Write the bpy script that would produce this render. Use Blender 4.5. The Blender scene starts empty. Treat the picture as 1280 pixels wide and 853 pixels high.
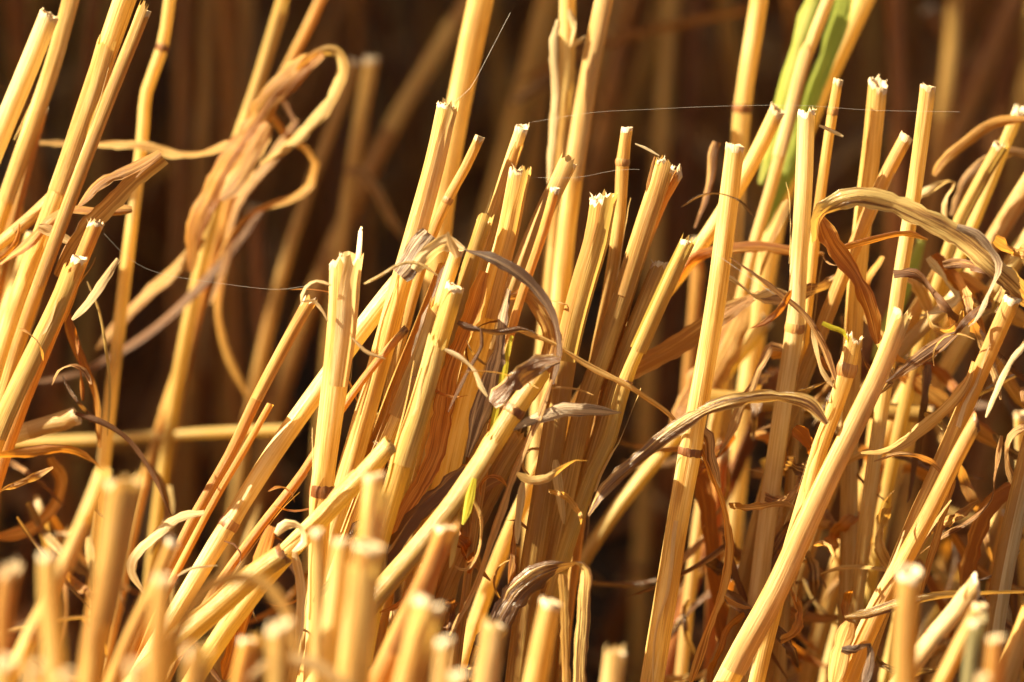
import bpy, math, random
import numpy as np
from mathutils import Vector, Quaternion, noise as mnoise

# ------------------------------------------------------------------ camera
SC = bpy.context.scene
COL = SC.collection
PITCH = math.radians(15)
CAM = Vector((0, 0, 0.353))
FX = 1280 * 100 / 22.3                 # focal length in pixels of the photograph
cd = bpy.data.cameras.new('camera')
cam = bpy.data.objects.new('camera', cd)
COL.objects.link(cam)
cam.location = CAM
cam.rotation_euler = (math.radians(90) - PITCH, 0, 0)
cd.sensor_width = 22.3
cd.lens = 100
cd.clip_start = 0.02
cd.clip_end = 500
cd.dof.use_dof = True
cd.dof.focus_distance = 0.80
cd.dof.aperture_fstop = 6.6
cd.dof.aperture_blades = 0
SC.camera = cam

# ------------------------------------------------------------------ light
SUN_DIR = Vector((-0.72, -0.11, 0.66)).normalized()     # towards the sun
elev = math.asin(SUN_DIR.z)
azim = math.atan2(SUN_DIR.x, SUN_DIR.y)
w = bpy.data.worlds.new('World')
SC.world = w
w.use_nodes = True
wn = w.node_tree.nodes
bg = wn['Background']
sky = wn.new('ShaderNodeTexSky')
sky.sky_type = 'NISHITA'
sky.sun_disc = False
sky.sun_elevation = elev
sky.sun_rotation = azim
sky.altitude = 100
sky.dust_density = 3.0
wb = wn.new('ShaderNodeMix')                 # the camera's warm white balance, as on the sun
wb.data_type = 'RGBA'; wb.blend_type = 'MULTIPLY'
wb.inputs[0].default_value = 1.0
wb.inputs[7].default_value = (1.0, 0.78, 0.50, 1)
w.node_tree.links.new(sky.outputs[0], wb.inputs[6])
w.node_tree.links.new(wb.outputs[2], bg.inputs[0])
bg.inputs[1].default_value = 0.05
sd = bpy.data.lights.new('sun', 'SUN')
so = bpy.data.objects.new('sun', sd)
COL.objects.link(so)
sd.energy = 5.0
sd.angle = math.radians(0.53)
sd.color = (1.0, 0.85, 0.55)
so.rotation_euler = (-SUN_DIR).to_track_quat('-Z', 'Y').to_euler()
SC.view_settings.view_transform = 'Standard'
SC.view_settings.look = 'None'
SC.view_settings.exposure = 2.1
SC.view_settings.gamma = 1.0
SC.view_settings.use_curve_mapping = False
SC.render.engine = 'CYCLES'
SC.cycles.max_bounces = 10
SC.cycles.diffuse_bounces = 6
SC.cycles.transmission_bounces = 6
SC.cycles.use_denoising = True

# ------------------------------------------------------------------ materials
def _n(nt, t, **kw):
    n = nt.nodes.new(t)
    for k, v in kw.items():
        setattr(n, k, v)
    return n

def straw_mat(name, cols, trans=0.46, tcol=(0.95, 0.5, 0.12), rough=0.36, streak=38.0, stain=(0.20, 0.085, 0.03),
              stain_amt=0.5, bump=0.5, spec=0.55, vscale=1.0, lo=0.36, hi=0.66, weather=0.36, grey=(0.50, 0.38, 0.25)):
    """cols: list of base colours the ramp runs through; uv.x runs round the stem, uv.y along it in cm"""
    m = bpy.data.materials.new(name)
    m.use_nodes = True
    nt = m.node_tree
    L = nt.links
    bs = nt.nodes['Principled BSDF']
    out = nt.nodes['Material Output']
    uv = _n(nt, 'ShaderNodeUVMap', uv_map='UVMap')
    info = _n(nt, 'ShaderNodeObjectInfo')
    # offset by object random so copies differ
    off = _n(nt, 'ShaderNodeCombineXYZ')
    mu = _n(nt, 'ShaderNodeMath', operation='MULTIPLY')
    mu.inputs[1].default_value = 57.0
    L.new(info.outputs['Random'], mu.inputs[0])
    L.new(mu.outputs[0], off.inputs[2])
    # fine streaks
    mp = _n(nt, 'ShaderNodeVectorMath', operation='MULTIPLY')
    mp.inputs[1].default_value = (streak, 0.55 * vscale, 1)
    L.new(uv.outputs[0], mp.inputs[0])
    ad = _n(nt, 'ShaderNodeVectorMath', operation='ADD')
    L.new(mp.outputs[0], ad.inputs[0]); L.new(off.outputs[0], ad.inputs[1])
    n1 = _n(nt, 'ShaderNodeTexNoise')
    n1.inputs['Scale'].default_value = 1.0
    n1.inputs['Detail'].default_value = 4.0
    n1.inputs['Roughness'].default_value = 0.65
    L.new(ad.outputs[0], n1.inputs['Vector'])
    # broad patches
    mp2 = _n(nt, 'ShaderNodeVectorMath', operation='MULTIPLY')
    mp2.inputs[1].default_value = (4.0, 0.5 * vscale, 1)
    L.new(uv.outputs[0], mp2.inputs[0])
    ad2 = _n(nt, 'ShaderNodeVectorMath', operation='ADD')
    L.new(mp2.outputs[0], ad2.inputs[0]); L.new(off.outputs[0], ad2.inputs[1])
    n2 = _n(nt, 'ShaderNodeTexNoise')
    n2.inputs['Scale'].default_value = 1.0
    n2.inputs['Detail'].default_value = 3.0
    L.new(ad2.outputs[0], n2.inputs['Vector'])
    mx = _n(nt, 'ShaderNodeMath', operation='MULTIPLY_ADD')
    mx.inputs[1].default_value = 0.85
    L.new(n1.outputs[0], mx.inputs[0])
    m3 = _n(nt, 'ShaderNodeMath', operation='MULTIPLY_ADD')
    m3.inputs[1].default_value = 0.7
    m3.inputs[2].default_value = -0.32
    L.new(n2.outputs[0], m3.inputs[0])
    L.new(m3.outputs[0], mx.inputs[2])
    # per object shift
    m4 = _n(nt, 'ShaderNodeMath', operation='MULTIPLY_ADD')
    m4.inputs[1].default_value = 0.26
    m4.inputs[2].default_value = -0.13
    L.new(info.outputs['Random'], m4.inputs[0])
    m5 = _n(nt, 'ShaderNodeMath', operation='ADD')
    L.new(mx.outputs[0], m5.inputs[0]); L.new(m4.outputs[0], m5.inputs[1])
    rp = _n(nt, 'ShaderNodeValToRGB')
    el = rp.color_ramp.elements
    k = len(cols)
    for i, c in enumerate(cols):
        p = lo + (hi - lo) * i / (k - 1)
        if i == 0:
            e = el[0]; e.position = p
        elif i == k - 1:
            e = el[-1]; e.position = p
        else:
            e = el.new(p)
        e.color = (*c, 1)
    L.new(m5.outputs[0], rp.inputs[0])
    # stains: blotches and lengthwise marks
    mp3 = _n(nt, 'ShaderNodeVectorMath', operation='MULTIPLY')
    mp3.inputs[1].default_value = (11.0, 2.6 * vscale, 1)
    L.new(uv.outputs[0], mp3.inputs[0])
    ad3 = _n(nt, 'ShaderNodeVectorMath', operation='ADD')
    L.new(mp3.outputs[0], ad3.inputs[0]); L.new(off.outputs[0], ad3.inputs[1])
    n3 = _n(nt, 'ShaderNodeTexNoise')
    n3.inputs['Scale'].default_value = 1.3
    n3.inputs['Detail'].default_value = 5.0
    n3.inputs['Roughness'].default_value = 0.7
    L.new(ad3.outputs[0], n3.inputs['Vector'])
    mr = _n(nt, 'ShaderNodeMapRange')
    mr.inputs[1].default_value = 0.62
    mr.inputs[2].default_value = 0.78
    mr.inputs[3].default_value = 0.0
    mr.inputs[4].default_value = stain_amt
    L.new(n3.outputs[0], mr.inputs[0])
    mc = _n(nt, 'ShaderNodeMix', data_type='RGBA')
    L.new(mr.outputs[0], mc.inputs[0])
    L.new(rp.outputs[0], mc.inputs[6])
    mc.inputs[7].default_value = (*stain, 1)
    # tiny dark specks
    n4 = _n(nt, 'ShaderNodeTexNoise')
    n4.inputs['Scale'].default_value = 1.0
    n4.inputs['Detail'].default_value = 2.0
    mp4 = _n(nt, 'ShaderNodeVectorMath', operation='MULTIPLY')
    mp4.inputs[1].default_value = (45.0, 22.0, 1)
    L.new(uv.outputs[0], mp4.inputs[0])
    L.new(mp4.outputs[0], n4.inputs['Vector'])
    mr4 = _n(nt, 'ShaderNodeMapRange')
    mr4.inputs[1].default_value = 0.72
    mr4.inputs[2].default_value = 0.78
    mr4.inputs[4].default_value = 0.6
    L.new(n4.outputs[0], mr4.inputs[0])
    mc2 = _n(nt, 'ShaderNodeMix', data_type='RGBA')
    L.new(mr4.outputs[0], mc2.inputs[0])
    L.new(mc.outputs[2], mc2.inputs[6])
    mc2.inputs[7].default_value = (stain[0] * 0.6, stain[1] * 0.6, stain[2] * 0.6, 1)
    n5 = _n(nt, 'ShaderNodeTexNoise')
    n5.inputs['Scale'].default_value = 1.0
    n5.inputs['Detail'].default_value = 6.0
    n5.inputs['Roughness'].default_value = 0.75
    mp5 = _n(nt, 'ShaderNodeVectorMath', operation='MULTIPLY')
    mp5.inputs[1].default_value = (9.0, 1.1, 1)
    ad5 = _n(nt, 'ShaderNodeVectorMath', operation='ADD')
    L.new(uv.outputs[0], mp5.inputs[0]); L.new(mp5.outputs[0], ad5.inputs[0]); L.new(off.outputs[0], ad5.inputs[1])
    L.new(ad5.outputs[0], n5.inputs['Vector'])
    mr5 = _n(nt, 'ShaderNodeMapRange')
    mr5.inputs[1].default_value = 0.48
    mr5.inputs[2].default_value = 0.74
    mr5.inputs[4].default_value = weather
    L.new(n5.outputs[0], mr5.inputs[0])
    mc5 = _n(nt, 'ShaderNodeMix', data_type='RGBA')
    L.new(mr5.outputs[0], mc5.inputs[0])
    L.new(mc2.outputs[2], mc5.inputs[6])
    mc5.inputs[7].default_value = (*grey, 1)
    colour = mc5.outputs[2]
    L.new(colour, bs.inputs['Base Color'])
    bs.inputs['Roughness'].default_value = rough
    bs.inputs['Specular IOR Level'].default_value = spec
    bp = _n(nt, 'ShaderNodeBump')
    bp.inputs['Strength'].default_value = bump
    bp.inputs['Distance'].default_value = 0.0005
    L.new(n1.outputs[0], bp.inputs['Height'])
    L.new(bp.outputs[0], bs.inputs['Normal'])
    tr = _n(nt, 'ShaderNodeBsdfTranslucent')
    tm = _n(nt, 'ShaderNodeMix', data_type='RGBA', blend_type='MULTIPLY')
    tm.inputs[0].default_value = 1.0
    gm = _n(nt, 'ShaderNodeGamma')
    gm.inputs[1].default_value = 0.6
    L.new(colour, gm.inputs[0])
    L.new(gm.outputs[0], tm.inputs[6])
    tm.inputs[7].default_value = (*tcol, 1)
    L.new(tm.outputs[2], tr.inputs[0])
    ms = _n(nt, 'ShaderNodeMixShader')
    ms.inputs[0].default_value = trans
    L.new(bs.outputs[0], ms.inputs[1])
    L.new(tr.outputs[0], ms.inputs[2])
    L.new(ms.outputs[0], out.inputs['Surface'])
    return m

STRAW = straw_mat('straw', [(0.44, 0.25, 0.075), (0.64, 0.44, 0.145), (0.76, 0.57, 0.225), (0.84, 0.70, 0.37)], tcol=(1.0, 0.80, 0.36))
AMBER = straw_mat('straw_amber', [(0.40, 0.20, 0.05), (0.62, 0.38, 0.10), (0.74, 0.52, 0.17)], tcol=(1.0, 0.68, 0.22))
PALE = straw_mat('straw_pale', [(0.55, 0.36, 0.14), (0.72, 0.53, 0.26), (0.84, 0.70, 0.42)], tcol=(1.0, 0.88, 0.55), stain_amt=0.35)
OLIVE = straw_mat('straw_olive', [(0.44, 0.28, 0.075), (0.62, 0.44, 0.14), (0.74, 0.57, 0.24)], tcol=(1.0, 0.86, 0.42))
DULL_SHADE = straw_mat('straw_dull_shade', [(0.20, 0.062, 0.016), (0.36, 0.145, 0.036), (0.50, 0.24, 0.065)], tcol=(1.0, 0.52, 0.12), trans=0.40)  # weathered straw, with the shade of the rear rows put into its colour
NODE = straw_mat('node_brown', [(0.16, 0.055, 0.016), (0.32, 0.14, 0.04), (0.50, 0.27, 0.09)], trans=0.25, streak=20, bump=0.6)
PITH = straw_mat('cut_pith', [(0.66, 0.50, 0.30), (0.84, 0.72, 0.52), (0.92, 0.85, 0.70)], tcol=(1, 0.85, 0.6), trans=0.35, stain_amt=0.3, rough=0.7, spec=0.2)
L_GOLD = straw_mat('leaf_gold', weather=0.12, lo=0.38, hi=0.62, cols=[(0.36, 0.17, 0.045), (0.62, 0.38, 0.11), (0.76, 0.56, 0.22)], trans=0.5, tcol=(1, 0.66, 0.2), streak=16, stain_amt=0.7, bump=0.6, rough=0.5)
L_ORANGE = straw_mat('leaf_orange', weather=0.12, lo=0.38, hi=0.62, cols=[(0.30, 0.11, 0.02), (0.60, 0.30, 0.055), (0.78, 0.50, 0.14)], trans=0.60, tcol=(1, 0.54, 0.11), streak=14, stain_amt=0.7, bump=0.6, rough=0.5)
L_BROWN = straw_mat('leaf_brown', weather=0.12, cols=[(0.12, 0.05, 0.018), (0.32, 0.16, 0.05), (0.60, 0.38, 0.15)], trans=0.38, tcol=(1, 0.55, 0.15), lo=0.40, hi=0.62, streak=12, stain_amt=0.7, bump=0.7, rough=0.55)
L_GREY = straw_mat('leaf_grey', weather=0.12, lo=0.40, hi=0.60, cols=[(0.09, 0.05, 0.035), (0.27, 0.18, 0.12), (0.62, 0.47, 0.30)], trans=0.22, tcol=(1, 0.75, 0.5), streak=18, stain=(0.08, 0.04, 0.03), stain_amt=0.6, bump=0.8, rough=0.4)
L_STRIPE = straw_mat('leaf_striped', weather=0.12, cols=[(0.12, 0.055, 0.025), (0.30, 0.165, 0.06), (0.50, 0.32, 0.11), (0.74, 0.56, 0.22)], trans=0.35, tcol=(1, 0.66, 0.2), streak=9, stain_amt=0.75, bump=0.9, rough=0.32, spec=0.7, lo=0.42, hi=0.60)
L_CREAM = straw_mat('leaf_cream', weather=0.12, cols=[(0.55, 0.38, 0.18), (0.78, 0.63, 0.36), (0.90, 0.80, 0.58)], trans=0.42, tcol=(1, 0.80, 0.45), streak=14, stain_amt=0.35, bump=0.6, rough=0.5)
GREYGREEN = straw_mat('straw_greyish', [(0.22, 0.20, 0.10), (0.36, 0.32, 0.17), (0.5, 0.44, 0.26)], tcol=(0.9, 0.8, 0.4))
GREEN = straw_mat('blade_green', weather=0.0, cols=[(0.26, 0.30, 0.05), (0.42, 0.44, 0.08), (0.58, 0.54, 0.18)], trans=0.45, tcol=(0.75, 1, 0.15), streak=14, stain_amt=0.15, stain=(0.4, 0.34, 0.08))
YGREEN = straw_mat('sprout_yellow', weather=0.0, cols=[(0.45, 0.42, 0.03), (0.68, 0.60, 0.05), (0.78, 0.68, 0.12)], trans=0.5, tcol=(1, 0.95, 0.1), streak=10, stain_amt=0.1)

def silk_mat():
    m = bpy.data.materials.new('silk')
    m.use_nodes = True
    b = m.node_tree.nodes['Principled BSDF']
    b.inputs['Base Color'].default_value = (0.85, 0.82, 0.78, 1)
    b.inputs['Roughness'].default_value = 0.25
    b.inputs['Alpha'].default_value = 0.55
    return m
SILK = silk_mat()

def soil_mat():
    m = bpy.data.materials.new('soil')
    m.use_nodes = True
    nt = m.node_tree; L = nt.links
    b = nt.nodes['Principled BSDF']
    tc = _n(nt, 'ShaderNodeTexCoord')
    n = _n(nt, 'ShaderNodeTexNoise'); n.inputs['Scale'].default_value = 90; n.inputs['Detail'].default_value = 8
    L.new(tc.outputs['Object'], n.inputs['Vector'])
    r = _n(nt, 'ShaderNodeValToRGB')
    r.color_ramp.elements[0].position = 0.3; r.color_ramp.elements[0].color = (0.022, 0.012, 0.007, 1)
    r.color_ramp.elements[1].position = 0.75; r.color_ramp.elements[1].color = (0.085, 0.048, 0.026, 1)
    L.new(n.outputs[0], r.inputs[0]); L.new(r.outputs[0], b.inputs['Base Color'])
    b.inputs['Roughness'].default_value = 0.95
    b.inputs['Specular IOR Level'].default_value = 0.15
    bp = _n(nt, 'ShaderNodeBump'); bp.inputs['Distance'].default_value = 0.004; bp.inputs['Strength'].default_value = 0.8
    L.new(n.outputs[0], bp.inputs['Height']); L.new(bp.outputs[0], b.inputs['Normal'])
    return m
SOIL = soil_mat()

# ------------------------------------------------------------------ geometry helpers
FWD = Vector((0, math.cos(PITCH), -math.sin(PITCH)))
UPV = Vector((0, math.sin(PITCH), math.cos(PITCH)))
SLOPE = 0.13
def place(px, py, D):
    """a point of the field: D in millimetres beyond the row of sharp stems"""
    d = 0.80 + D * 0.001 + SLOPE * (py - 426) * 0.000139
    k = d / FX
    return CAM + FWD * d + Vector((1, 0, 0)) * ((px - 640) * k) - UPV * ((py - 426.5) * k)
def pxlen(wpx, D):
    return wpx * (0.80 + D * 0.001) / FX

def spline(pts, step):
    """resample a polyline of vectors (any dimension, numpy) with Catmull-Rom"""
    P = [np.array(p, float) for p in pts]
    if len(P) == 2:
        P = [P[0], (P[0] + P[1]) / 2, P[1]]
    P = [2 * P[0] - P[1]] + P + [2 * P[-1] - P[-2]]
    out = []
    for i in range(1, len(P) - 2):
        a, b, c, d = P[i - 1], P[i], P[i + 1], P[i + 2]
        L = np.linalg.norm((c - b)[:3])
        n = max(1, int(round(L / step)))
        for j in range(n):
            t = j / n
            out.append(0.5 * ((2 * b) + (-a + c) * t + (2 * a - 5 * b + 4 * c - d) * t * t + (-a + 3 * b - 3 * c + d) * t ** 3))
    out.append(P[-2])
    return np.array(out)

class MB:
    def __init__(s):
        s.v = []; s.f = []; s.uv = []
    def grid(s, rows, closed, uvs, flip=False):
        """rows: list of lists of Vectors; uvs the same shape (closed adds one column)"""
        base = len(s.v)
        n = len(rows[0])
        for r in rows:
            s.v.extend(r)
        for i in range(len(rows) - 1):
            for j in range(n if closed else n - 1):
                j2 = (j + 1) % n
                a = base + i * n + j; b = base + i * n + j2
                c = base + (i + 1) * n + j2; d = base + (i + 1) * n + j
                s.f.append((a, b, c, d))
                s.uv.append((uvs[i][j], uvs[i][j + 1], uvs[i + 1][j + 1], uvs[i + 1][j]))
    def fan(s, ring, centre, uvc=(0.5, 0.5)):
        base = len(s.v)
        s.v.extend(ring); s.v.append(centre)
        n = len(ring)
        for j in range(n):
            s.f.append((base + j, base + (j + 1) % n, base + n))
            s.uv.append(((j / n, 0.0), ((j + 1) / n, 0.0), (uvc[0], 0.3)))
    def spike(s, p, d, L, r):
        """small tapered splinter"""
        d = d.normalized()
        q = d.orthogonal().normalized(); q2 = d.cross(q)
        base = len(s.v)
        for k in range(3):
            a = 2.094 * k
            s.v.append(p + (q * math.cos(a) + q2 * math.sin(a)) * r)
        mid = p + d * L * 0.55 + q * r * 0.6
        for k in range(3):
            a = 2.094 * k
            s.v.append(mid + (q * math.cos(a) + q2 * math.sin(a)) * r * 0.7)
        s.v.append(p + d * L)
        for k in range(3):
            k2 = (k + 1) % 3
            s.f.append((base + k, base + k2, base + 3 + k2, base + 3 + k)); s.uv.append(((0, 0), (.1, 0), (.1, .2), (0, .2)))
            s.f.append((base + 3 + k, base + 3 + k2, base + 6)); s.uv.append(((0, .2), (.1, .2), (.05, .4)))
    def build(s, name, mat, parent=None, origin=Vector((0, 0, 0)), smooth=True):
        me = bpy.data.meshes.new(name)
        me.from_pydata([tuple(v - origin) for v in s.v], [], s.f)
        uvl = me.uv_layers.new(name='UVMap')
        flat = [c for f in s.uv for u in f for c in u]
        uvl.data.foreach_set('uv', flat)
        if smooth:
            me.polygons.foreach_set('use_smooth', [True] * len(me.polygons))
        me.materials.append(mat)
        o = bpy.data.objects.new(name, me)
        COL.objects.link(o)
        if parent is not None:
            o.parent = parent
        else:
            o.location = origin
        return o

def frames(P):
    """tangents and parallel-transported normals for centre line P (list of Vector)"""
    n = len(P)
    T = []
    for i in range(n):
        a = P[max(0, i - 1)]; b = P[min(n - 1, i + 1)]
        T.append((b - a).normalized())
    N = [Vector((0, -1, 0))]
    N[0] = (N[0] - T[0] * N[0].dot(T[0])).normalized()
    for i in range(1, n):
        v = N[-1] - T[i] * N[-1].dot(T[i])
        N.append(v.normalized())
    B = [T[i].cross(N[i]) for i in range(n)]
    return T, N, B

def tag(o, label, cat, group=None, kind=None):
    if label: o['label'] = label
    if cat: o['category'] = cat
    if group: o['group'] = group
    if kind: o['kind'] = kind

def to_ground(P, rng, step=0.008, lift=0.0):
    """carry a centre line on down until it meets the soil, standing up more and more"""
    P = list(P)
    d = (P[-1] - P[-2]).normalized()
    p = P[-1].copy()
    up = Vector((0, 0, -1))
    for _ in range(120):
        if p.z <= -0.004: break
        d = (d * 0.90 + up * 0.10).normalized()
        if d.z > -0.25:
            d.z -= 0.08; d.normalize()
        p = p + d * step
        P.append(p.copy())
    return P

def straw(label, pts, wid, D, mat=STRAW, cut='flat', nodes=(), sheath=None, lying=False, name='straw_stalk', group=None, cat='straw stalk',
          oval=None, sides=20, seed=None, cutmat=None, node_big=1.0, back=0, Dl=None):
    """pts: pixels from the cut top down; wid: width or (top, bottom) width in pixels; nodes: pixel heights of joints"""
    rng = random.Random(seed if seed is not None else hash_s(label))
    w0, w1 = (wid, wid) if not isinstance(wid, tuple) else wid
    D1 = Dl if Dl is not None else D
    n = len(pts)
    P3 = [place(x, y, D + (D1 - D) * (i / max(1, n - 1))) for i, (x, y) in enumerate(pts)]
    C = [Vector(c) for c in spline(P3, 0.0035)]
    nvis = len(C)
    if not lying:
        C = to_ground(C, rng)
    wv = rng.uniform(0, 99)
    for i, c in enumerate(C):
        q = i * 0.0035
        C[i] = c + Vector((mnoise.noise(Vector((q * 22, wv, 1))), mnoise.noise(Vector((q * 22, wv, 5))) * 1.5, 0)) * 0.0006
    r0, r1 = pxlen(w0, D) * 0.465, pxlen(w1, D1) * 0.455
    T, N, B = frames(C)
    S = [0.0]
    for i in range(1, len(C)):
        S.append(S[-1] + (C[i] - C[i - 1]).length)
    ov = oval if oval is not None else rng.uniform(0.74, 1.0)
    ph = rng.uniform(0, 6.28)
    wob = rng.uniform(0, 50)
    # joint positions by height in the photo
    js = []
    for ny in nodes:
        best = min(range(len(pts) - 1), key=lambda i: 0 if (pts[i][1] <= ny <= pts[i + 1][1] or pts[i + 1][1] <= ny <= pts[i][1]) else 1 + abs(pts[i][1] - ny))
        (x0, y0), (x1, y1) = pts[best], pts[best + 1]
        t = (ny - y0) / (y1 - y0) if y1 != y0 else 0
        q = place(x0 + (x1 - x0) * t, ny, D + (D1 - D) * ((best + t) / max(1, n - 1)))
        js.append(S[min(range(len(C)), key=lambda i: (C[i] - q).length)])
    if not lying and not js and rng.random() < 0.9:
        js.append(S[-1] * rng.uniform(0.72, 0.86))
    ridges = [rng.uniform(-1, 1) for _ in range(sides)]
    def radius(s, i):
        t = min(1.0, s / max(1e-6, S[nvis - 1]))
        r = r0 + (r1 - r0) * t
        r *= 1 + 0.035 * mnoise.noise(Vector((s * 60, wob, 0)))
        for j in js:
            u = (s - j) / 0.004
            r *= 1 + 0.07 * node_big * math.exp(-u * u) - 0.05 * math.exp(-((s - j + 0.0035) / 0.0018) ** 2)
        return r
    def ring(c, Tt, Nn, Bb, r, k=1.0, jag=None):
        out = []
        for j in range(sides):
            a = 2 * math.pi * j / sides
            rr = r * k * (1 + 0.022 * ridges[j])
            v = Nn * (math.cos(a) * rr * (1 if abs(math.cos(ph)) > .5 else ov)) + Bb * (math.sin(a) * rr * (ov if abs(math.cos(ph)) > .5 else 1))
            out.append(c + v)
        return out
    origin = C[-1].copy()
    if not lying: origin.z = 0.0
    root = bpy.data.objects.new(name, None)
    root.empty_display_size = 0.01
    COL.objects.link(root)
    root.location = origin
    tag(root, label, cat, group)
    # profile of the cut
    jag = []
    up = -T[0]
    amp = {'flat': 0.10, 'jag': 0.24, 'angled': 0.12, 'split': 0.35, 'husk': 0.9, 'none': 0.05}[cut] * r0 * 2
    tilt_a = rng.uniform(0, 6.28); tilt = {'angled': 0.9, 'flat': 0.12, 'jag': 0.3}.get(cut, 0.25) * r0
    if cut == 'angled': tilt_a = math.pi / 2 + rng.uniform(-0.5, 0.5)
    for j in range(sides):
        a = 2 * math.pi * j / sides
        h = amp * (mnoise.noise(Vector((j * 0.83, wob, 3.1))) + 0.7 * mnoise.noise(Vector((j * 0.27, wob, 8.1)))) + tilt * math.cos(a - tilt_a)
        if cut == 'split':
            d = abs((a - 5.3 + math.pi) % (2 * math.pi) - math.pi)
            h -= r0 * 2.6 * max(0, 1 - d / 0.45)
            d = abs((a - 4.4 + math.pi) % (2 * math.pi) - math.pi)
            h += r0 * 1.9 * max(0, 1 - d / 0.35)
        if cut == 'husk':
            h += r0 * rng.uniform(-0.8, 0.8)
        jag.append(h)
    m = MB()
    rows = []; uvs = []
    for i in range(len(C)):
        r = radius(S[i], i)
        rg = ring(C[i], T[i], N[i], B[i], r)
        if i < 4:
            f = (1 - i / 4)
            rg = [p + up * (jag[j] * f) for j, p in enumerate(rg)]
        rows.append(rg)
        uvs.append([(j / sides, S[i] * 100 + wob) for j in range(sides + 1)])
    m.grid(rows, True, uvs)
    m.build('stem', mat, root, origin)
    if cut != 'none':
        # rim, hollow inside, pith floor
        c = MB()
        wall = rng.uniform(0.70, 0.80)
        outer = [p + up * 0.00008 for p in ring(C[0], T[0], N[0], B[0], radius(0, 0), 1.012)]
        outer = [p + up * jag[j] for j, p in enumerate(outer)]
        low = [p + T[0] * rng.uniform(0.0004, 0.0014) for p in outer]
        rim = [p + up * (jag[j] + 0.00005 + rng.uniform(0, 0.00016)) for j, p in enumerate(ring(C[0], T[0], N[0], B[0], radius(0, 0), 0.90))]
        inner = [p + up * (jag[j] * 0.9 - 0.0001) for j, p in enumerate(ring(C[0], T[0], N[0], B[0], radius(0, 0), wall))]
        deep = ring(C[0] + T[0] * r0 * rng.uniform(0.5, 2.2), T[0], N[0], B[0], radius(0, 0), wall * 0.9)
        uvr = [[(j / sides, k * 0.2) for j in range(sides + 1)] for k in range(5)]
        c.grid([low, outer, rim, inner, deep], True, uvr)
        c.fan(deep, C[0] + T[0] * r0 * 1.6)
        co = c.build('cut_end', cutmat or PITH, root, origin)
        f = MB()
        nf = {'flat': 20, 'jag': 46, 'angled': 8, 'split': 18, 'husk': 18}[cut]
        for _ in range(nf):
            j = rng.randrange(sides)
            p = outer[j].lerp(inner[j], rng.random())
            out = (outer[j] - C[0]); out = (out - T[0] * out.dot(T[0])).normalized()
            d = up + out * rng.uniform(-0.7, 1.1) + T[0].cross(out) * rng.uniform(-0.6, 0.6)
            L = r0 * rng.uniform(0.10, 0.24 if cut in ('flat', 'angled') else 0.42) * (1 if rng.random() < 0.92 else 2.3)
            f.spike(p - up * 0.00015, d, L, r0 * rng.uniform(0.03, 0.13))
        fo = f.build('frayed_fibres', cutmat or PITH, co, origin, smooth=False)
    for j in js:
        i0 = min(range(len(C)), key=lambda i: abs(S[i] - j))
        if i0 < 1 or i0 > len(C) - 2: continue
        nb = MB(); rows = []; uvs = []
        Lh = r0 * rng.uniform(0.35, 0.65) * (1.5 if node_big > 1 else 1)
        i1 = min(len(C) - 1, i0 + 1)
        c0 = C[i0]
        for q in range(7):
            t = q / 6 * 2 - 1
            cc = c0 + T[i0] * (t * Lh)
            rr = radius(j, 0) * (1.02 + 0.05 * node_big * (1 - t * t))
            rg = ring(cc, T[i0], N[i0], B[i0], rr * rng.uniform(0.99, 1.01))
            rg = [p + T[i0] * (rng.uniform(-1, 1) * r0 * 0.08 if q in (0, 6) else 0) for p in rg]
            rows.append(rg); uvs.append([(k / sides, q * 0.06 + wob) for k in range(sides + 1)])
        nb.grid(rows, True, uvs)
        nb.build('node', NODE, root, origin)
    # strips of skin lifting off the stem
    if not lying and D < 45 and D > -40 and w0 >= 14:
        for _ in range(rng.choice((0, 1, 1, 2))):
            ia = rng.randrange(2, max(3, nvis - 8)); nn = rng.randrange(4, 11)
            a0 = rng.uniform(-2.2, 2.2); lift = rng.uniform(0.2, 1.2); wdt = rng.uniform(0.10, 0.32); sg = rng.choice((-1, 1))
            pm = MB(); rows = []; uvs = []
            for q in range(nn * 2 + 1):
                t = q / (nn * 2)
                i = min(len(C) - 1, ia + (nn * 2 - q) // 2 if sg > 0 else ia + q // 2)
                i2 = min(len(C) - 1, i + 1)
                fr = ((nn * 2 - q) % 2) * .5 if sg > 0 else (q % 2) * .5
                cc = C[i].lerp(C[i2], fr)
                rr = radius(S[i], i) * (1.03 + lift * t ** 3)
                ww = wdt * (1 - t * 0.85)
                aa = a0 + 0.5 * mnoise.noise(Vector((t * 3, wob, 6)))
                rows.append([cc + N[i] * math.cos(aa + k * ww) * rr + B[i] * math.sin(aa + k * ww) * rr for k in (-1, 0, 1)])
                uvs.append([(0.5 + k * 0.1, S[i] * 100) for k in (-1, 0, 1)])
            pm.grid(rows, False, uvs)
            pm.build('loose_strip', rng.choice((mat, PALE, L_CREAM)), root, origin)
    # leaf sheath wrapped round the stem
    if sheath is None and rng.random() < 0.45 and wid_ok(w0):
        sheath = (rng.uniform(0.02, 0.35), rng.uniform(0.5, 1.0), rng.choice((-1, 1)))
    if sheath and js and nodes and not (len(sheath) > 4):
        js_first = min(js) / max(1e-6, S[nvis - 1])        # the blade's sheath stops at the joint it grows from
        if sheath[0] < js_first < sheath[1]: sheath = (min(sheath[0], js_first * 0.5), js_first - 0.01) + tuple(sheath[2:])
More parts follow.
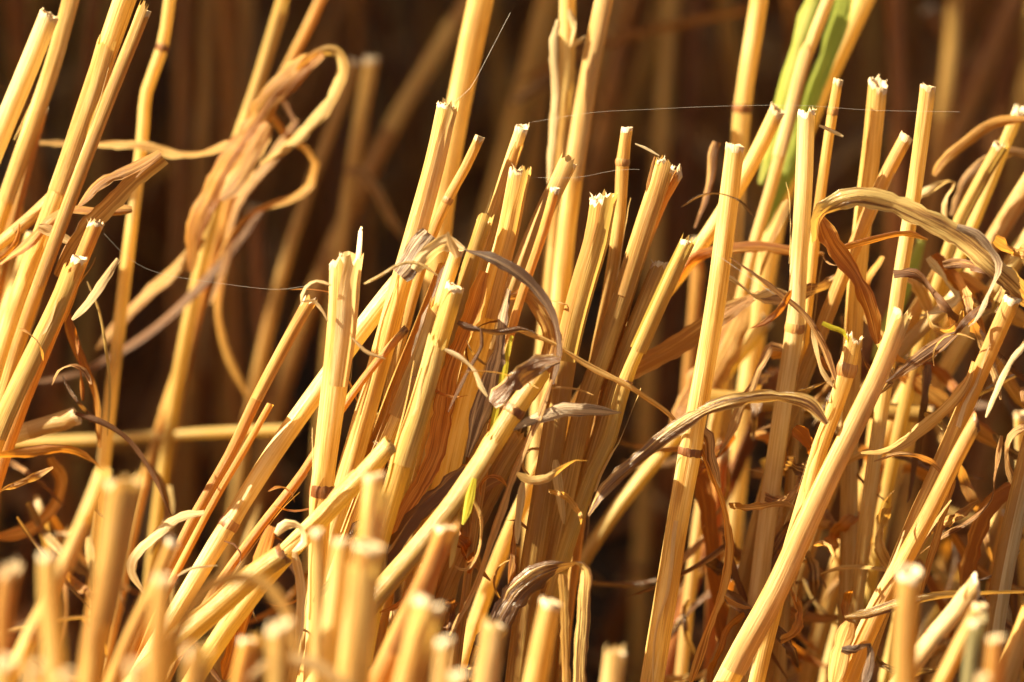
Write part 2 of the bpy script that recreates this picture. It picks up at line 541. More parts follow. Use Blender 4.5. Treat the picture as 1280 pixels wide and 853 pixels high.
    if sheath:
        s0, s1, side = sheath[:3]
        smat = sheath[3] if len(sheath) > 3 else mat
        ia = int(s0 * (nvis - 1)); ib = min(len(C) - 3, max(ia + 6, int(s1 * (nvis - 1))))
        sh = MB(); rows = []; uvs = []
        K = 16
        span = rng.uniform(4.0, 5.2)
        a_mid = math.pi / 2 * side + rng.uniform(-0.35, 0.35) + math.pi * 0
        for i in range(ia, ib + 1):
            t = (i - ia) / (ib - ia)
            rows_i = []
            for k in range(K + 1):
                u = k / K - 0.5
                a = a_mid + u * span * (0.82 + 0.18 * min(1, t * 4))
                edge = abs(u) * 2
                rr = radius(S[i], i) * (1.035 + 0.09 * edge ** 4 + (0.10 * (1 - t * 12) if t < 0.083 else 0) + 0.02 * mnoise.noise(Vector((S[i] * 90, k * .4, wob))))
                p = C[i] + N[i] * math.cos(a) * rr + B[i] * math.sin(a) * rr
                if i == ia:
                    p = p + up * rng.uniform(-0.0006, 0.0018)
                rows_i.append(p)
            rows.append(rows_i)
            uvs.append([(k / K, S[i] * 100 + wob + 7) for k in range(K + 1)])
        sh.grid(rows, False, uvs)
        sh.build('leaf_sheath', smat, root, origin)
    return root

def wid_ok(w): return w >= 15
def hash_s(s):
    h = 7
    for ch in s: h = (h * 131 + ord(ch)) % 1000003
    return h

def leaf(label, pts, wid, D, mat=L_GOLD, tw=(0, 0), curl=0.5, taper=(0.15, 0.25), name='dry_leaf', cat='dry leaf', group=None, rag=0.32,
         seed=None, ends=(0.5, 0.3), crink=0.8):
    """ribbon of dead leaf; pts (x, y) or (x, y, dD); tw = turn of the blade in degrees at both ends (or a list)"""
    rng = random.Random(seed if seed is not None else hash_s(label))
    P = []
    for p in pts:
        q = place(p[0], p[1], D + (p[2] if len(p) > 2 else 0))
        P.append(q)
    C = [Vector(c) for c in spline(P, 0.0013 if D < 60 else 0.003)]
    n = len(C)
    W = pxlen(wid, D)
    wob = rng.uniform(0, 99)
    # small crinkles of the line
    for i in range(1, n - 1):
        s = i * 0.0013
        C[i] = C[i] + Vector((mnoise.noise(Vector((s * 130, wob, 0))), mnoise.noise(Vector((s * 130, wob, 9))), mnoise.noise(Vector((s * 130, wob, 5))))) * W * 0.10 * crink
    T = [(C[min(n - 1, i + 1)] - C[max(0, i - 1)]).normalized() for i in range(n)]
    tws = list(tw)
    rows = []; uvs = []
    K = 8
    S = 0
    for i in range(n):
        t = i / (n - 1)
        if i: S += (C[i] - C[i - 1]).length
        x = t * (len(tws) - 1); k0 = min(len(tws) - 2, int(x)); fr = x - k0
        fr = fr * fr * (3 - 2 * fr)
        ang = math.radians(tws[k0] * (1 - fr) + tws[k0 + 1] * fr + 16 * crink * mnoise.noise(Vector((S * 55, wob, 2))))
        side = FWD.cross(T[i])
        if side.length < 0.05: side = Vector((1, 0, 0))
        side.normalize()
        side = Quaternion(T[i], ang) @ side
        nor = T[i].cross(side).normalized()
        ww = W / 2
        if t < taper[0] and taper[0] > 0: ww *= ends[0] + (1 - ends[0]) * math.sin(t / taper[0] * math.pi / 2)
        if 1 - t < taper[1] and taper[1] > 0: ww *= ends[1] + (1 - ends[1]) * math.sin((1 - t) / taper[1] * math.pi / 2)
        cu = 0.62 * curl * (1 + 0.5 * mnoise.noise(Vector((S * 70, wob, 11))))
        nick = 1 - rag * 1.6 * max(0, mnoise.noise(Vector((S * 900, wob, 50))) - 0.15)
        ww *= nick
        row = []
        for k in range(K + 1):
            u = k / K * 2 - 1
            e = 1 + rag * mnoise.noise(Vector((S * 420, wob, 20 if u > 0 else 30))) * abs(u) ** 2
            a = u * cu * 1.4
            if abs(cu) > 0.02:
                xx = math.sin(a) / (cu * 1.4); yy = (1 - math.cos(a)) / (cu * 1.4)
            else:
                xx, yy = u, 0
            yy += 0.07 * math.sin(k * 2.4 + wob)            # veins
            row.append(C[i] + side * (xx * ww * e) + nor * (yy * ww + W * (0.07 * crink * mnoise.noise(Vector((S * 260, u * 1.2, wob))) + 0.04 * crink * mnoise.noise(Vector((S * 800, u * 2.5, wob))))))
        rows.append(row)
        uvs.append([(k / K, S * 100 + wob) for k in range(K + 1)])
    m = MB()
    m.grid(rows, False, uvs)
    o = m.build(name, mat, None, C[0].copy())
    tag(o, label, cat, group)
    return o

def thread(label, pts, r, D, mat=SILK, name='spider_thread', cat='spider silk', group=None):
    P = [place(p[0], p[1], D + (p[2] if len(p) > 2 else 0)) for p in pts]
    C = [Vector(c) for c in spline(P, 0.002)]
    T, N, B = frames(C)
    m = MB(); rows = []; uvs = []
    for i, c in enumerate(C):
        rr = r * (1 + 0.8 * max(0, mnoise.noise(Vector((i * 0.9, r * 1e5, 0)))))
        rows.append([c + N[i] * math.cos(a) * rr + B[i] * math.sin(a) * rr for a in (0, 1.26, 2.51, 3.77, 5.03)])
        uvs.append([(k / 5, i * 0.1) for k in range(6)])
    m.grid(rows, True, uvs)
    o = m.build(name, mat, None, C[0].copy())
    tag(o, label, cat, group)
    return o

# ------------------------------------------------------------------ the ground
def ground():
    xs = sorted(set([-300, -60, -15, -5, -3] + [round(-2 + i * 0.025, 4) for i in range(161)] + [3, 5, 15, 60, 300]))
    ys = sorted(set([-300, -60, -15, -5, -2] + [round(-0.5 + i * 0.025, 4) for i in range(181)] + [5, 6, 8, 12, 20, 60, 300]))
    v = []; f = []
    for y in ys:
        for x in xs:
            z = 0.010 * mnoise.noise(Vector((x * 9, y * 9, 0))) + 0.006 * mnoise.noise(Vector((x * 31, y * 31, 4))) - 0.006
            v.append((x, y, z))
    nx = len(xs)
    for j in range(len(ys) - 1):
        for i in range(nx - 1):
            a = j * nx + i
            f.append((a, a + 1, a + nx + 1, a + nx))
    me = bpy.data.meshes.new('ground'); me.from_pydata(v, [], f)
    me.polygons.foreach_set('use_smooth', [True] * len(f))
    me.materials.append(SOIL)
    o = bpy.data.objects.new('ground', me); COL.objects.link(o)
    o['kind'] = 'structure'; o['label'] = 'dark brown soil between the rows of stubble'
ground()

def litter():
    """chopped straw and leaf scraps on the soil: nobody could count them"""
    rng = random.Random(5)
    for name, mat, count, lab in (('straw_litter', DULL_SHADE, 2600, 'chopped straw pieces strewn on the dark soil between the rows'),
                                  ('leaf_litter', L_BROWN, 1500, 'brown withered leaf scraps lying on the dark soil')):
        m = MB()
        for _ in range(count):
            y = 0.55 + 2.4 * rng.random() ** 1.3
            x = rng.uniform(-0.28, 0.28) * (0.6 + y * 0.75)
            z = rng.uniform(0.0, 0.014) if rng.random() < 0.8 else rng.uniform(0.01, 0.035)
            a = rng.uniform(0, 3.14); el = rng.uniform(-0.25, 0.35)
            d = Vector((math.cos(a) * math.cos(el), math.sin(a) * math.cos(el), math.sin(el)))
            L = rng.uniform(0.015, 0.07)
            s = d.cross(Vector((0, 0, 1))).normalized(); u = s.cross(d)
            c = Vector((x, y, z))
            rows = []; uvs = []
            bend = rng.uniform(-0.3, 0.3)
            if mat is DULL_SHADE:
                r = rng.uniform(0.0011, 0.0021)
                for q in range(4):
                    cc = c + d * (L * (q / 3 - 0.5)) + u * (bend * L * (q / 3 - 0.5) ** 2 * 2)
                    rows.append([cc + s * math.cos(b) * r + u * math.sin(b) * r for b in (0, 1.05, 2.09, 3.14, 4.19, 5.24)])
                    uvs.append([(k / 6, q * L * 33 + x * 50) for k in range(7)])
                m.grid(rows, True, uvs)
            else:
                wd = rng.uniform(0.002, 0.0055); tw = rng.uniform(-1.5, 1.5)
                for q in range(7):
                    t = q / 6
                    cc = c + d * (L * (t - 0.5)) + u * (bend * L * math.sin(t * 5)) + s * (bend * L * math.cos(t * 4) * .6)
                    ss = s * math.cos(tw * t) + u * math.sin(tw * t)
                    nn = d.cross(ss)
                    ww = wd * (0.3 + 0.7 * math.sin(t * 3.14)) * 0.5
                    rows.append([cc - ss * ww, cc + nn * ww * 0.4, cc + ss * ww])
                    uvs.append([(0, t * L * 100), (0.5, t * L * 100), (1, t * L * 100)])
                m.grid(rows, False, uvs)
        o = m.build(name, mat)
        tag(o, lab, 'litter', None, 'stuff')
litter()

# ------------------------------------------------------------------ rows of stubble far behind
def copy_tree(o, parent=None):
    c = o.copy(); COL.objects.link(c); c.parent = parent
    for ch in [k for k in o.children]:
        copy_tree(ch, c)
    return c

PROTO = []
def far_stalks():
    rng = random.Random(21)
    # prototypes are the first stalks of the row; the rest are copies with their parts
    specs = []
    while len(specs) < 165:
        row = rng.choice((0.99, 1.06, 1.12, 1.2, 1.3, 1.44, 1.6, 1.78))
        y = row + rng.gauss(0, 0.022)
        half = y * 0.1115 * 1.12
        x = rng.uniform(-half, half)
        if y < 1.12 and abs(x) < half * 0.8 and rng.random() < 0.4: continue
        specs.append((x, y))
    specs.sort(key=lambda p: p[1])
    base = []
    for k in range(9):
        lean = rng.uniform(-0.10, 0.42); leany = rng.uniform(-0.15, 0.15)
        H = rng.uniform(0.19, 0.30)
        bend = rng.uniform(-0.12, 0.12)
        base.append((lean, leany, H, bend))
    made = []
    for idx, (x, y) in enumerate(specs):
        if idx < 9:
            lean, leany, H, bend = base[idx]
            r = rng.uniform(0.0013, 0.0022)
            n = 22
            C = [Vector((lean * H * t + bend * H * t * t * 0.5, leany * H * t, H * t)) for t in [1 - q / (n - 1) for q in range(n)]]
            root = bpy.data.objects.new('straw_stalk', None); COL.objects.link(root)
            root.empty_display_size = 0.01
            T, N, B = frames(C)
            mat = [DULL_SHADE, AMBER, DULL_SHADE, DULL_SHADE, DULL_SHADE, AMBER][idx % 6]
            def ring(c, i, rr): return [c + N[i] * math.cos(a * 0.6283) * rr + B[i] * math.sin(a * 0.6283) * rr for a in range(10)]
            m = MB()
            m.grid([ring(C[i], i, r * (0.9 + 0.2 * i / n)) for i in range(n)], True, [[(k / 10, i * 1.1 + idx) for k in range(11)] for i in range(n)])
            m.build('stem', mat, root)
            c = MB()
            c.grid([ring(C[0] - T[0] * -0.0008, 0, r * 0.93), ring(C[0] - T[0] * 0.0001, 0, r * 0.95), ring(C[0] - T[0] * 0.00005, 0, r * 0.7), ring(C[0] + T[0] * 0.003, 0, r * 0.65)], True, [[(k / 10, i * .2) for k in range(11)] for i in range(4)])
            c.fan(ring(C[0] + T[0] * 0.003, 0, r * 0.65), C[0] + T[0] * 0.003)
            c.build('cut_end', PITH, root)
            i = int(n * rng.uniform(0.35, 0.7))
            nb = MB()
            nb.grid([ring(C[i] + T[i] * (q * 0.0009), i, r * (1.18 - 0.03 * q * q)) for q in (-2, -1, 0, 1, 2)], True, [[(k / 10, q * .1) for k in range(11)] for q in range(5)])
            nb.build('node', NODE, root)
            i0, i1 = int(n * 0.15), int(n * 0.62)
            sh = MB()
            off = rng.uniform(0, 6)
            sh.grid([[C[i] + (N[i] * math.cos(off + a * 0.5) + B[i] * math.sin(off + a * 0.5)) * r * 1.16 for a in range(10)] for i in range(i0, i1)], False, [[(k / 10, i * 1.1) for k in range(10)] for i in range(i0, i1)])
            sh.build('leaf_sheath', mat, root)
            o = root; made.append(root)
        else:
            o = copy_tree(made[rng.randrange(9)])
        o.location = (x, y, 0)
        o.rotation_euler = (rng.uniform(-0.1, 0.1), rng.uniform(-0.14, 0.2), rng.uniform(-0.7, 0.7))
        s = rng.uniform(0.85, 1.2)
        o.scale = (s, s, s)
        tag(o, 'out-of-focus brown stubble stalk in the shaded rows far behind', 'straw stalk', 'blurred stubble stalks in the rows far behind')
far_stalks()

def far_mass():
    """the rows beyond read as one mass"""
    rng = random.Random(77)
    m = MB(); m2 = MB()
    for k in range(1500):
        y = 1.85 + 2.6 * rng.random()
        y = round(y / 0.14) * 0.14 + rng.gauss(0, 0.02)
        x = rng.uniform(-0.75, 0.75)
        lean = rng.gauss(0.15, 0.2); ly = rng.gauss(0, 0.15)
        H = rng.uniform(0.19, 0.29); r = rng.uniform(0.0016, 0.0026)
        rows = []; uvs = []
        for q in range(5):
            t = q / 4
            c = Vector((x + lean * H * t, y + ly * H * t, H * t))
            rows.append([c + Vector((math.cos(a) * r, math.sin(a) * r, 0)) for a in (0, 1.26, 2.51, 3.77, 5.03)])
            uvs.append([(j / 5, t * H * 100 + k) for j in range(6)])
        m.grid(rows, True, uvs)
    o = m.build('distant_stubble', DULL_SHADE)
    tag(o, 'brown blur of distant stubble rows filling the backdrop', 'stubble', None, 'stuff')
    for k in range(900):
        y = 0.98 + 2.6 * rng.random(); x = rng.uniform(-0.2, 0.2) * y
        a = rng.uniform(0, 6.28); L = rng.uniform(0.05, 0.16); wd = rng.uniform(0.003, 0.007)
        c0 = Vector((x, y, rng.uniform(0, 0.10)))
        rows = []; uvs = []
        el = rng.uniform(0.1, 1.3); dr = rng.uniform(2, 5); tw = rng.uniform(-3, 3)
        p = c0.copy(); e = el
        for q in range(10):
            t = q / 9
            d = Vector((math.cos(a) * math.cos(e), math.sin(a) * math.cos(e), math.sin(e)))
            s = d.cross(Vector((0, 0, 1))); s = s.normalized() if s.length > 0.05 else Vector((1, 0, 0))
            s = Quaternion(d, tw * t) @ s
            w2 = wd * 0.5 * (0.25 + 0.75 * math.sin(3.14 * min(1, t * 0.9 + 0.1)))
            rows.append([p - s * w2, p + d.cross(s) * w2 * 0.5, p + s * w2])
            uvs.append([(0, t * L * 100 + k), (0.5, t * L * 100 + k), (1, t * L * 100 + k)])
            p = p + d * (L / 9); e -= dr / 9 * 0.6; a += 0.05
            if p.z < 0.002: p.z = 0.002
        m2.grid(rows, False, uvs)
    o = m2.build('withered_undergrowth', L_BROWN)
    tag(o, 'tangle of brown withered leaves among the stubble far behind', 'dead leaves', None, 'stuff')
far_mass()

def shade_crop():
    """crop added out of view on the left to throw shade over the rows behind"""
    rng = random.Random(55)
    m = MB(); ml = MB()
    for k in range(7600):
        y = rng.uniform(0.85, 4.4); x = -(0.34 + 0.09 * y) - rng.uniform(0, 0.9)
        H = rng.uniform(0.78, 0.98); r = rng.uniform(0.0017, 0.0026); lean = rng.gauss(0, 0.07); ly = rng.gauss(0, 0.07)
        rows = []; uvs = []
        for q in range(4):
            t = q / 3
            c = Vector((x + lean * H * t, y + ly * H * t, H * t))
            rows.append([c + Vector((math.cos(a) * r, math.sin(a) * r, 0)) for a in (0, 1.57, 3.14, 4.71)])
            uvs.append([(j / 4, t * H * 100 + k) for j in range(5)])
        c = rows[-1][0]
        for q in range(1, 5):          # the ear
            rr = r * (2.4, 3.0, 2.6, 0.6)[q - 1]
            cc = c + Vector((lean, ly, 1)) * (0.02 * q - 0.014)
            rows.append([cc + Vector((math.cos(a) * rr, math.sin(a) * rr, 0)) for a in (0, 1.57, 3.14, 4.71)])
            uvs.append([(j / 4, H * 100 + q * 2) for j in range(5)])
        m.grid(rows, True, uvs)
        for _ in range(2):
            z = rng.uniform(0.1, 0.6); a = rng.uniform(0, 6.28); L = rng.uniform(0.10, 0.2)
            p = Vector((x + lean * z, y + ly * z, z)); e = rng.uniform(0.6, 1.2)
            rows = []; uvs = []
            for q in range(5):
                t = q / 4
                d = Vector((math.cos(a) * math.cos(e), math.sin(a) * math.cos(e), math.sin(e)))
                s = Vector((-math.sin(a), math.cos(a), 0)); wd = 0.005 * (1 - t * 0.85)
                rows.append([p - s * wd, p + s * wd]); uvs.append([(0, t * L * 100), (1, t * L * 100)])
                p = p + d * L / 4; e -= 0.5
            ml.grid(rows, False, uvs)
    o = m.build('shade_crop', STRAW); tag(o, 'added uncut crop out of view on the left, shading the rows behind', 'crop', None, 'stuff')
    o = ml.build('shade_crop_leaves', L_GOLD); tag(o, 'dry leaves of the added shading crop out of view on the left', 'crop', None, 'stuff')
shade_crop()  # added stand outside the frame, there to darken the rear rows

# ================================================================== the stems, pixel heights as in the photograph
NEAR = 'sharp cut stems in the middle row'
FRONT = 'blurred cut stubs nearest the camera'
BACKG = 'softly blurred stems behind the middle row'

# ---- left side
G = 'leaning stems at the left edge'
straw('thick leaning stem in the top left corner with a rounded pale top', [(62, 18), (30, 100), (-22, 225)], (29, 33), 24, PALE, 'flat', group=G)
straw('golden stem leaving the top left corner just right of the thick rounded one', [(94, -16), (66, 80), (38, 160), (0, 275)], 24, 34, STRAW, 'none', group=G)
straw('short slanting stem piece low behind the top left pair', [(52, 135), (32, 210), (12, 290)], 20, 46, AMBER, 'flat', group=G)
straw('broad clean amber stem crossing out of the top edge left of the thin pale-tipped one', [(166, -28), (125, 85), (72, 240), (25, 370)], (30, 27), 17, STRAW, 'none', group=G)
straw('thin straight grey-gold stem with a small pale tip at the upper left', [(180, 14), (150, 90), (112, 190), (76, 285), (40, 380)], (18, 19), 8, STRAW, 'flat', group=G, sheath=(0.02, 0.98, 1, STRAW))
straw('thin bent background stem with a dark joint left of the orange curled leaf', [(214, -20), (203, 60), (184, 115), (179, 180), (166, 290), (137, 520)], (20, 24), 62, STRAW, 'none', nodes=(55,), group=BACKG)
straw('ragged white-topped stem peeking from behind the sharp left stem', [(121, 279), (104, 318), (70, 400), (30, 500)], 26, 7, AMBER, 'jag', group=G)
straw('sharp leaning stem with a square white cut at the left edge', [(97, 323), (68, 388), (38, 450), (7, 520), (-22, 600)], (28, 31), -1, STRAW, 'flat', group=G, sheath=(0.1, 0.9, 1, OLIVE))
straw('brown-headed blurred stem just left of the sharp square-cut one', [(46, 345), (28, 405), (-6, 500)], 25, 28, STRAW, 'jag', group=G, cutmat=NODE)
straw('slim blurred stem low at the left edge behind the brown-headed one', [(40, 295), (20, 355), (-12, 450)], 19, 42, STRAW, 'flat', group=G)
straw('flattened golden stem slanting at the left edge above the pale scrap', [(68, 243), (35, 275), (-20, 322)], 17, 22, STRAW, 'angled', group=G, lying=True)
straw('upright dim stem at the far left edge behind the leaning stems', [(20, 235), (14, 330), (2, 450)], 22, 55, STRAW, 'flat', group=BACKG)
straw('short stub pointing right with a pale end low at the left edge', [(96, 520), (55, 533), (-10, 552)], 25, 20, PALE, 'flat', lying=True, group=G)
straw('blurred golden straw lying level across the dark gap on the left', [(372, 537), (260, 541), (140, 548), (-20, 556)], 17, 95, OLIVE, 'flat', lying=True, name='fallen_straw', cat='fallen straw')
straw('thin blurred stem slanting through the dark gap on the left', [(278, 268), (252, 370), (226, 455), (199, 535)], 15, 95, AMBER, 'flat', group=BACKG)
straw('yellow blurred stem behind the orange leaf tangle at the upper left', [(357, -14), (336, 60), (318, 120), (290, 200)], 19, 84, OLIVE, 'none', group=BACKG)
straw('rust coloured blurred stem coming down from the top edge right of the yellow one', [(405, -10), (385, 35), (362, 82), (330, 150)], 14, 92, AMBER, 'none', group=BACKG)

# ---- the blurred stems behind
straw('very blurred brown stem leaning right across the dark gap at the top', [(600, -20), (545, 70), (500, 145), (452, 235), (420, 300)], 26, 175, AMBER, 'none', group=BACKG)
straw('blurred brown stem with a pale top in the gap right of the leaf tangle', [(466, 72), (452, 150), (438, 240), (425, 330)], 21, 150, AMBER, 'flat', group=BACKG)
straw('blurred stem with a pale top nearest the leaf tangle', [(445, 76), (424, 140), (398, 210), (370, 290)], 19, 130, STRAW, 'flat', group=BACKG)
straw('broad blurred stem with a cream streak behind the tallest central stems', [(606, -24), (590, 60), (574, 140), (556, 240), (545, 330)], (35, 32), 52, STRAW, 'none', group=BACKG)
straw('upright tan stem left of a pair leaving the top edge', [(708, -15), (707, 90), (700, 210), (692, 330), (684, 420)], (22, 26), 56, STRAW, 'none', group=BACKG)
straw('bright yellow-edged stem right of a pair leaving the top edge', [(762, -30), (744, 60), (724, 180), (708, 290), (696, 400)], (25, 28), 48, STRAW, 'none', group=BACKG, sheath=(0.0, 0.6, 1, PALE))
straw('upright blurred stem with a dark joint leaving the top edge right of centre', [(952, -20), (942, 50), (933, 110), (927, 165), (922, 250), (916, 330)], (25, 22), 66, STRAW, 'none', nodes=(142,), group=BACKG)
straw('pinkish tan blurred stem leaning in from the top edge beside the green blade', [(1090, -20), (1052, 60), (1015, 140), (978, 240), (960, 330)], 28, 76, STRAW, 'none', group=BACKG)
straw('pale knobbly dry stem in front of the yellow-green blade', [(1040, -14), (1018, 40), (1000, 90), (985, 150), (962, 240), (945, 300)], 19, 48, PALE, 'none', group=BACKG)
for i, (lab, pts, wd, D, mt) in enumerate([
    ('very dim blurred stem far behind the thin bent one at the upper left', [(232, -10), (228, 120), (222, 300)], 24, 260, DULL_SHADE),
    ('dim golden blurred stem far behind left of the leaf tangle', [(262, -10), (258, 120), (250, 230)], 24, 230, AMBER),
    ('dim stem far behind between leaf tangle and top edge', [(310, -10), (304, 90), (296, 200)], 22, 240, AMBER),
    ('dim upright stem in the gap below the leaf tangle', [(318, 260), (322, 330), (330, 430)], 24, 180, DULL_SHADE),
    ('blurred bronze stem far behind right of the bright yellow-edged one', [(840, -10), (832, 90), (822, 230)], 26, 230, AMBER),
    ('dim bronze stem far behind at the upper right of the smallest jointed stem', [(872, -10), (866, 110), (850, 260)], 24, 280, DULL_SHADE),
    ('blurred stem far behind the two white-topped stems on the right', [(1120, -10), (1124, 120), (1118, 260)], 26, 200, DULL_SHADE),
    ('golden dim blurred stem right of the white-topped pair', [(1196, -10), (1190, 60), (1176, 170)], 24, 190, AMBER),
    ('dim stem leaning left in the top right corner', [(1268, -10), (1235, 50), (1195, 130)], 24, 210, DULL_SHADE),
    ('dim stem leaning right that crosses the other in the top right corner', [(1160, 10), (1200, 80), (1222, 160)], 20, 220, DULL_SHADE),
    ('wide dim stem at the top right edge', [(1262, 20), (1256, 100), (1240, 220)], 26, 250, DULL_SHADE),
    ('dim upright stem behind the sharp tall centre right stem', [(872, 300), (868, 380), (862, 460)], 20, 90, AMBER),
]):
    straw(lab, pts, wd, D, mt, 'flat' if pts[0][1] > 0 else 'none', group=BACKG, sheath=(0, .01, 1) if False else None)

# ---- centre cluster
straw('tallest central stem with splintered white fibres at its cut', [(556, 134), (541, 205), (518, 290), (498, 360), (468, 470), (443, 560), (415, 660)], (28, 36), 4, STRAW, 'jag', group=NEAR, sheath=(0.0, 0.42, -1, PALE))
straw('slim stem with a clean round cut and dark joint right of the tallest central one', [(602, 171), (584, 210), (562, 250), (540, 300), (515, 380)], (18, 20), 9, STRAW, 'flat', nodes=(252,), group=NEAR)
straw('slim pinkish stem with a fringed top and dark joint in the centre', [(652, 159), (634, 215), (617, 272), (600, 330), (585, 400), (560, 500)], (17, 22), 12, STRAW, 'jag', nodes=(273,), group=NEAR)
straw('wide bright stem with a fringed white top in the middle of the cluster', [(650, 216), (636, 285), (618, 350), (600, 420), (580, 500), (560, 590), (545, 660)], (28, 34), 3, STRAW, 'jag', group=NEAR, sheath=(0.02, 0.45, -1, STRAW))
straw('cut stem with a ring-shaped pale rim in the middle of the cluster', [(603, 277), (588, 330), (572, 385), (545, 470), (520, 550)], (22, 24), 0, OLIVE, 'flat', group=NEAR)
straw('stout stem under the papery white scrap with a swollen joint', [(572, 312), (548, 385), (517, 475), (488, 545), (455, 625), (430, 690)], (24, 29), -4, STRAW, 'flat', nodes=(482,), node_big=1.8, group=NEAR)
straw('front pale greenish stem with a rounded white cut in the cluster', [(568, 358), (548, 430), (525, 510), (502, 580), (478, 660)], (27, 32), -11, OLIVE, 'flat', group=NEAR)
straw('deep orange stem between the folded grey leaf and the leaning cluster', [(560, 330), (528, 410), (495, 490), (466, 570), (440, 640)], (30, 34), 8, AMBER, 'none', group=NEAR)
straw('long stem leaning hard left out of the cluster with a brown joint', [(528, 318), (470, 390), (400, 485), (345, 562), (286, 655), (225, 755), (180, 830)], (27, 25), 11, STRAW, 'none', nodes=(655,), group=NEAR, Dl=-4)
straw('split bright stem with a jagged notched top left of the cluster', [(431, 326), (427, 400), (418, 480), (408, 560), (400, 640), (396, 720), (390, 800)], (43, 22), -8, STRAW, 'split', nodes=(621,), group=NEAR, sheath=(0.0, 0.35, -1, PALE))
straw('brown leaning stem with a withered frayed head left of the split one', [(384, 380), (350, 440), (318, 500), (285, 570), (245, 640), (205, 720)], (17, 14), 0, AMBER, 'husk', group=NEAR, sheath=(0.0, 0.3, -1, AMBER))
straw('narrow orange stem close beside the frayed-headed one', [(338, 505), (308, 560), (270, 625), (240, 680), (205, 745)], (10, 12), 3, AMBER, 'none', group=NEAR)
straw('thin mauve-brown stem with a dark blunt tip crossing the cluster', [(507, 412), (470, 455), (425, 517), (380, 590), (320, 665), (262, 745), (215, 830)], (14, 18), -3, AMBER, 'flat', group=NEAR, cutmat=NODE)
straw('diagonal stem with a wide brown band low in the centre', [(681, 462), (645, 514), (606, 575), (560, 640), (510, 700), (468, 748), (420, 815)], (26, 30), -11, OLIVE, 'none', nodes=(514,), group=NEAR, Dl=-22, sheath=(0.28, 0.98, 1, OLIVE))
straw('greenish stub with an open dark hollow end pointing at the camera', [(488, 555), (455, 593), (410, 640), (360, 690)], (26, 30), -17, OLIVE, 'flat', group=NEAR, cutmat=OLIVE)
straw('striped greenish stub with a dark torn end low on the left', [(357, 692), (320, 718), (270, 762), (225, 800)], (30, 36), -22, OLIVE, 'flat', group=NEAR, cutmat=NODE)
straw('flattened stem with one bright white edge right of the cluster', [(712, 203), (684, 260), (655, 325), (620, 410), (595, 480)], (24, 26), 8, STRAW, 'flat', group=NEAR, sheath=(0.03, 0.9, 1, PALE))
straw('thin grey-brown stem that turns green low down in the cluster', [(693, 235), (678, 290), (655, 360), (638, 420), (622, 500), (613, 545)], (13, 12), -4, AMBER, 'flat', group=NEAR, Dl=-6)
straw('wide two-toned stem with a crumbly white top right of the cluster', [(754, 247), (746, 300), (728, 365), (708, 450), (694, 540), (680, 620), (668, 690)], (33, 33), 1, STRAW, 'jag', group=NEAR, sheath=(0.0, 0.5, -1, OLIVE))
straw('smallest jointed stem right of the cluster with a dark ring below its tip', [(784, 160), (778, 203), (774, 270), (764, 350), (750, 430), (736, 510)], (15, 22), 15, STRAW, 'flat', nodes=(203,), node_big=2.0, group=NEAR)
straw('double-tipped stem with a flared cut right of the smallest jointed one', [(833, 208), (818, 250), (800, 305), (780, 370), (757, 440), (732, 510), (710, 600), (690, 690)], (26, 29), 7, STRAW, 'jag', group=NEAR, sheath=(0.0, 0.35, 1, STRAW))
straw('slim second tip leaning right off the flared double-tipped stem', [(850, 214), (832, 245), (806, 310), (785, 380)], (15, 17), 10, AMBER, 'angled', group=NEAR)
straw('yellow-green tinged stem with a round cut and a brown joint', [(857, 302), (832, 360), (806, 420), (782, 478), (762, 550), (742, 590), (715, 660), (690, 740)], (21, 28), -3, OLIVE, 'flat', nodes=(482,), group=NEAR, sheath=(0.02, 0.42, -1, OLIVE))
straw('pale amber stem close behind the yellow-green tinged one', [(826, 330), (790, 420), (770, 480), (745, 560), (725, 620)], 24, 9, STRAW, 'jag', group=NEAR)
straw('long straight smooth stem with a flat cut standing alone right of centre', [(917, 182), (907, 270), (893, 380), (876, 480), (861, 565), (846, 650), (833, 735), (815, 853)], (25, 32), -4, STRAW, 'flat', nodes=(572,), group=NEAR)
straw('slanting stem with a notched cut behind the long straight one', [(973, 137), (940, 205), (898, 275), (855, 335), (800, 400), (760, 450)], (22, 22), 30, STRAW, 'jag', group=NEAR)

# ---- right group
straw('pale cream stem with a fringed top, leftmost of the right hand group', [(1009, 142), (1005, 230), (998, 330), (993, 410), (981, 490), (968, 590), (955, 690)], (26, 30), 12, PALE, 'jag', nodes=(408,), group=NEAR)
straw('slender stem with a knobbly cap and joint right of the pale cream one', [(1048, 100), (1042, 140), (1030, 230), (1015, 340), (1003, 440), (992, 560), (984, 690), (975, 850)], (17, 24), 20, STRAW, 'flat', nodes=(139,), group=NEAR)
straw('tall amber stem with a crumbly white cap in the right hand group', [(1098, 103), (1088, 190), (1076, 290), (1068, 400), (1064, 520), (1062, 650), (1058, 760)], (26, 24), 24, STRAW, 'jag', group=NEAR)
straw('short leaning amber stem with a round cut between two white-capped ones', [(1134, 170), (1112, 212), (1090, 260), (1056, 340), (1010, 460), (985, 530)], (22, 24), 18, STRAW, 'flat', group=NEAR)
straw('smooth pink-gold stem with a bright round white cap, rightmost of the tall ones', [(1159, 108), (1151, 180), (1141, 260), (1127, 350), (1112, 450), (1095, 560)], (21, 20), 14, STRAW, 'flat', group=NEAR)
straw('stem with a swollen brown joint and a torn crown in front on the right', [(1068, 425), (1060, 462), (1048, 505), (1028, 560), (1012, 615), (985, 700)], (21, 23), -5, STRAW, 'husk', nodes=(470,), node_big=3.2, group=NEAR)
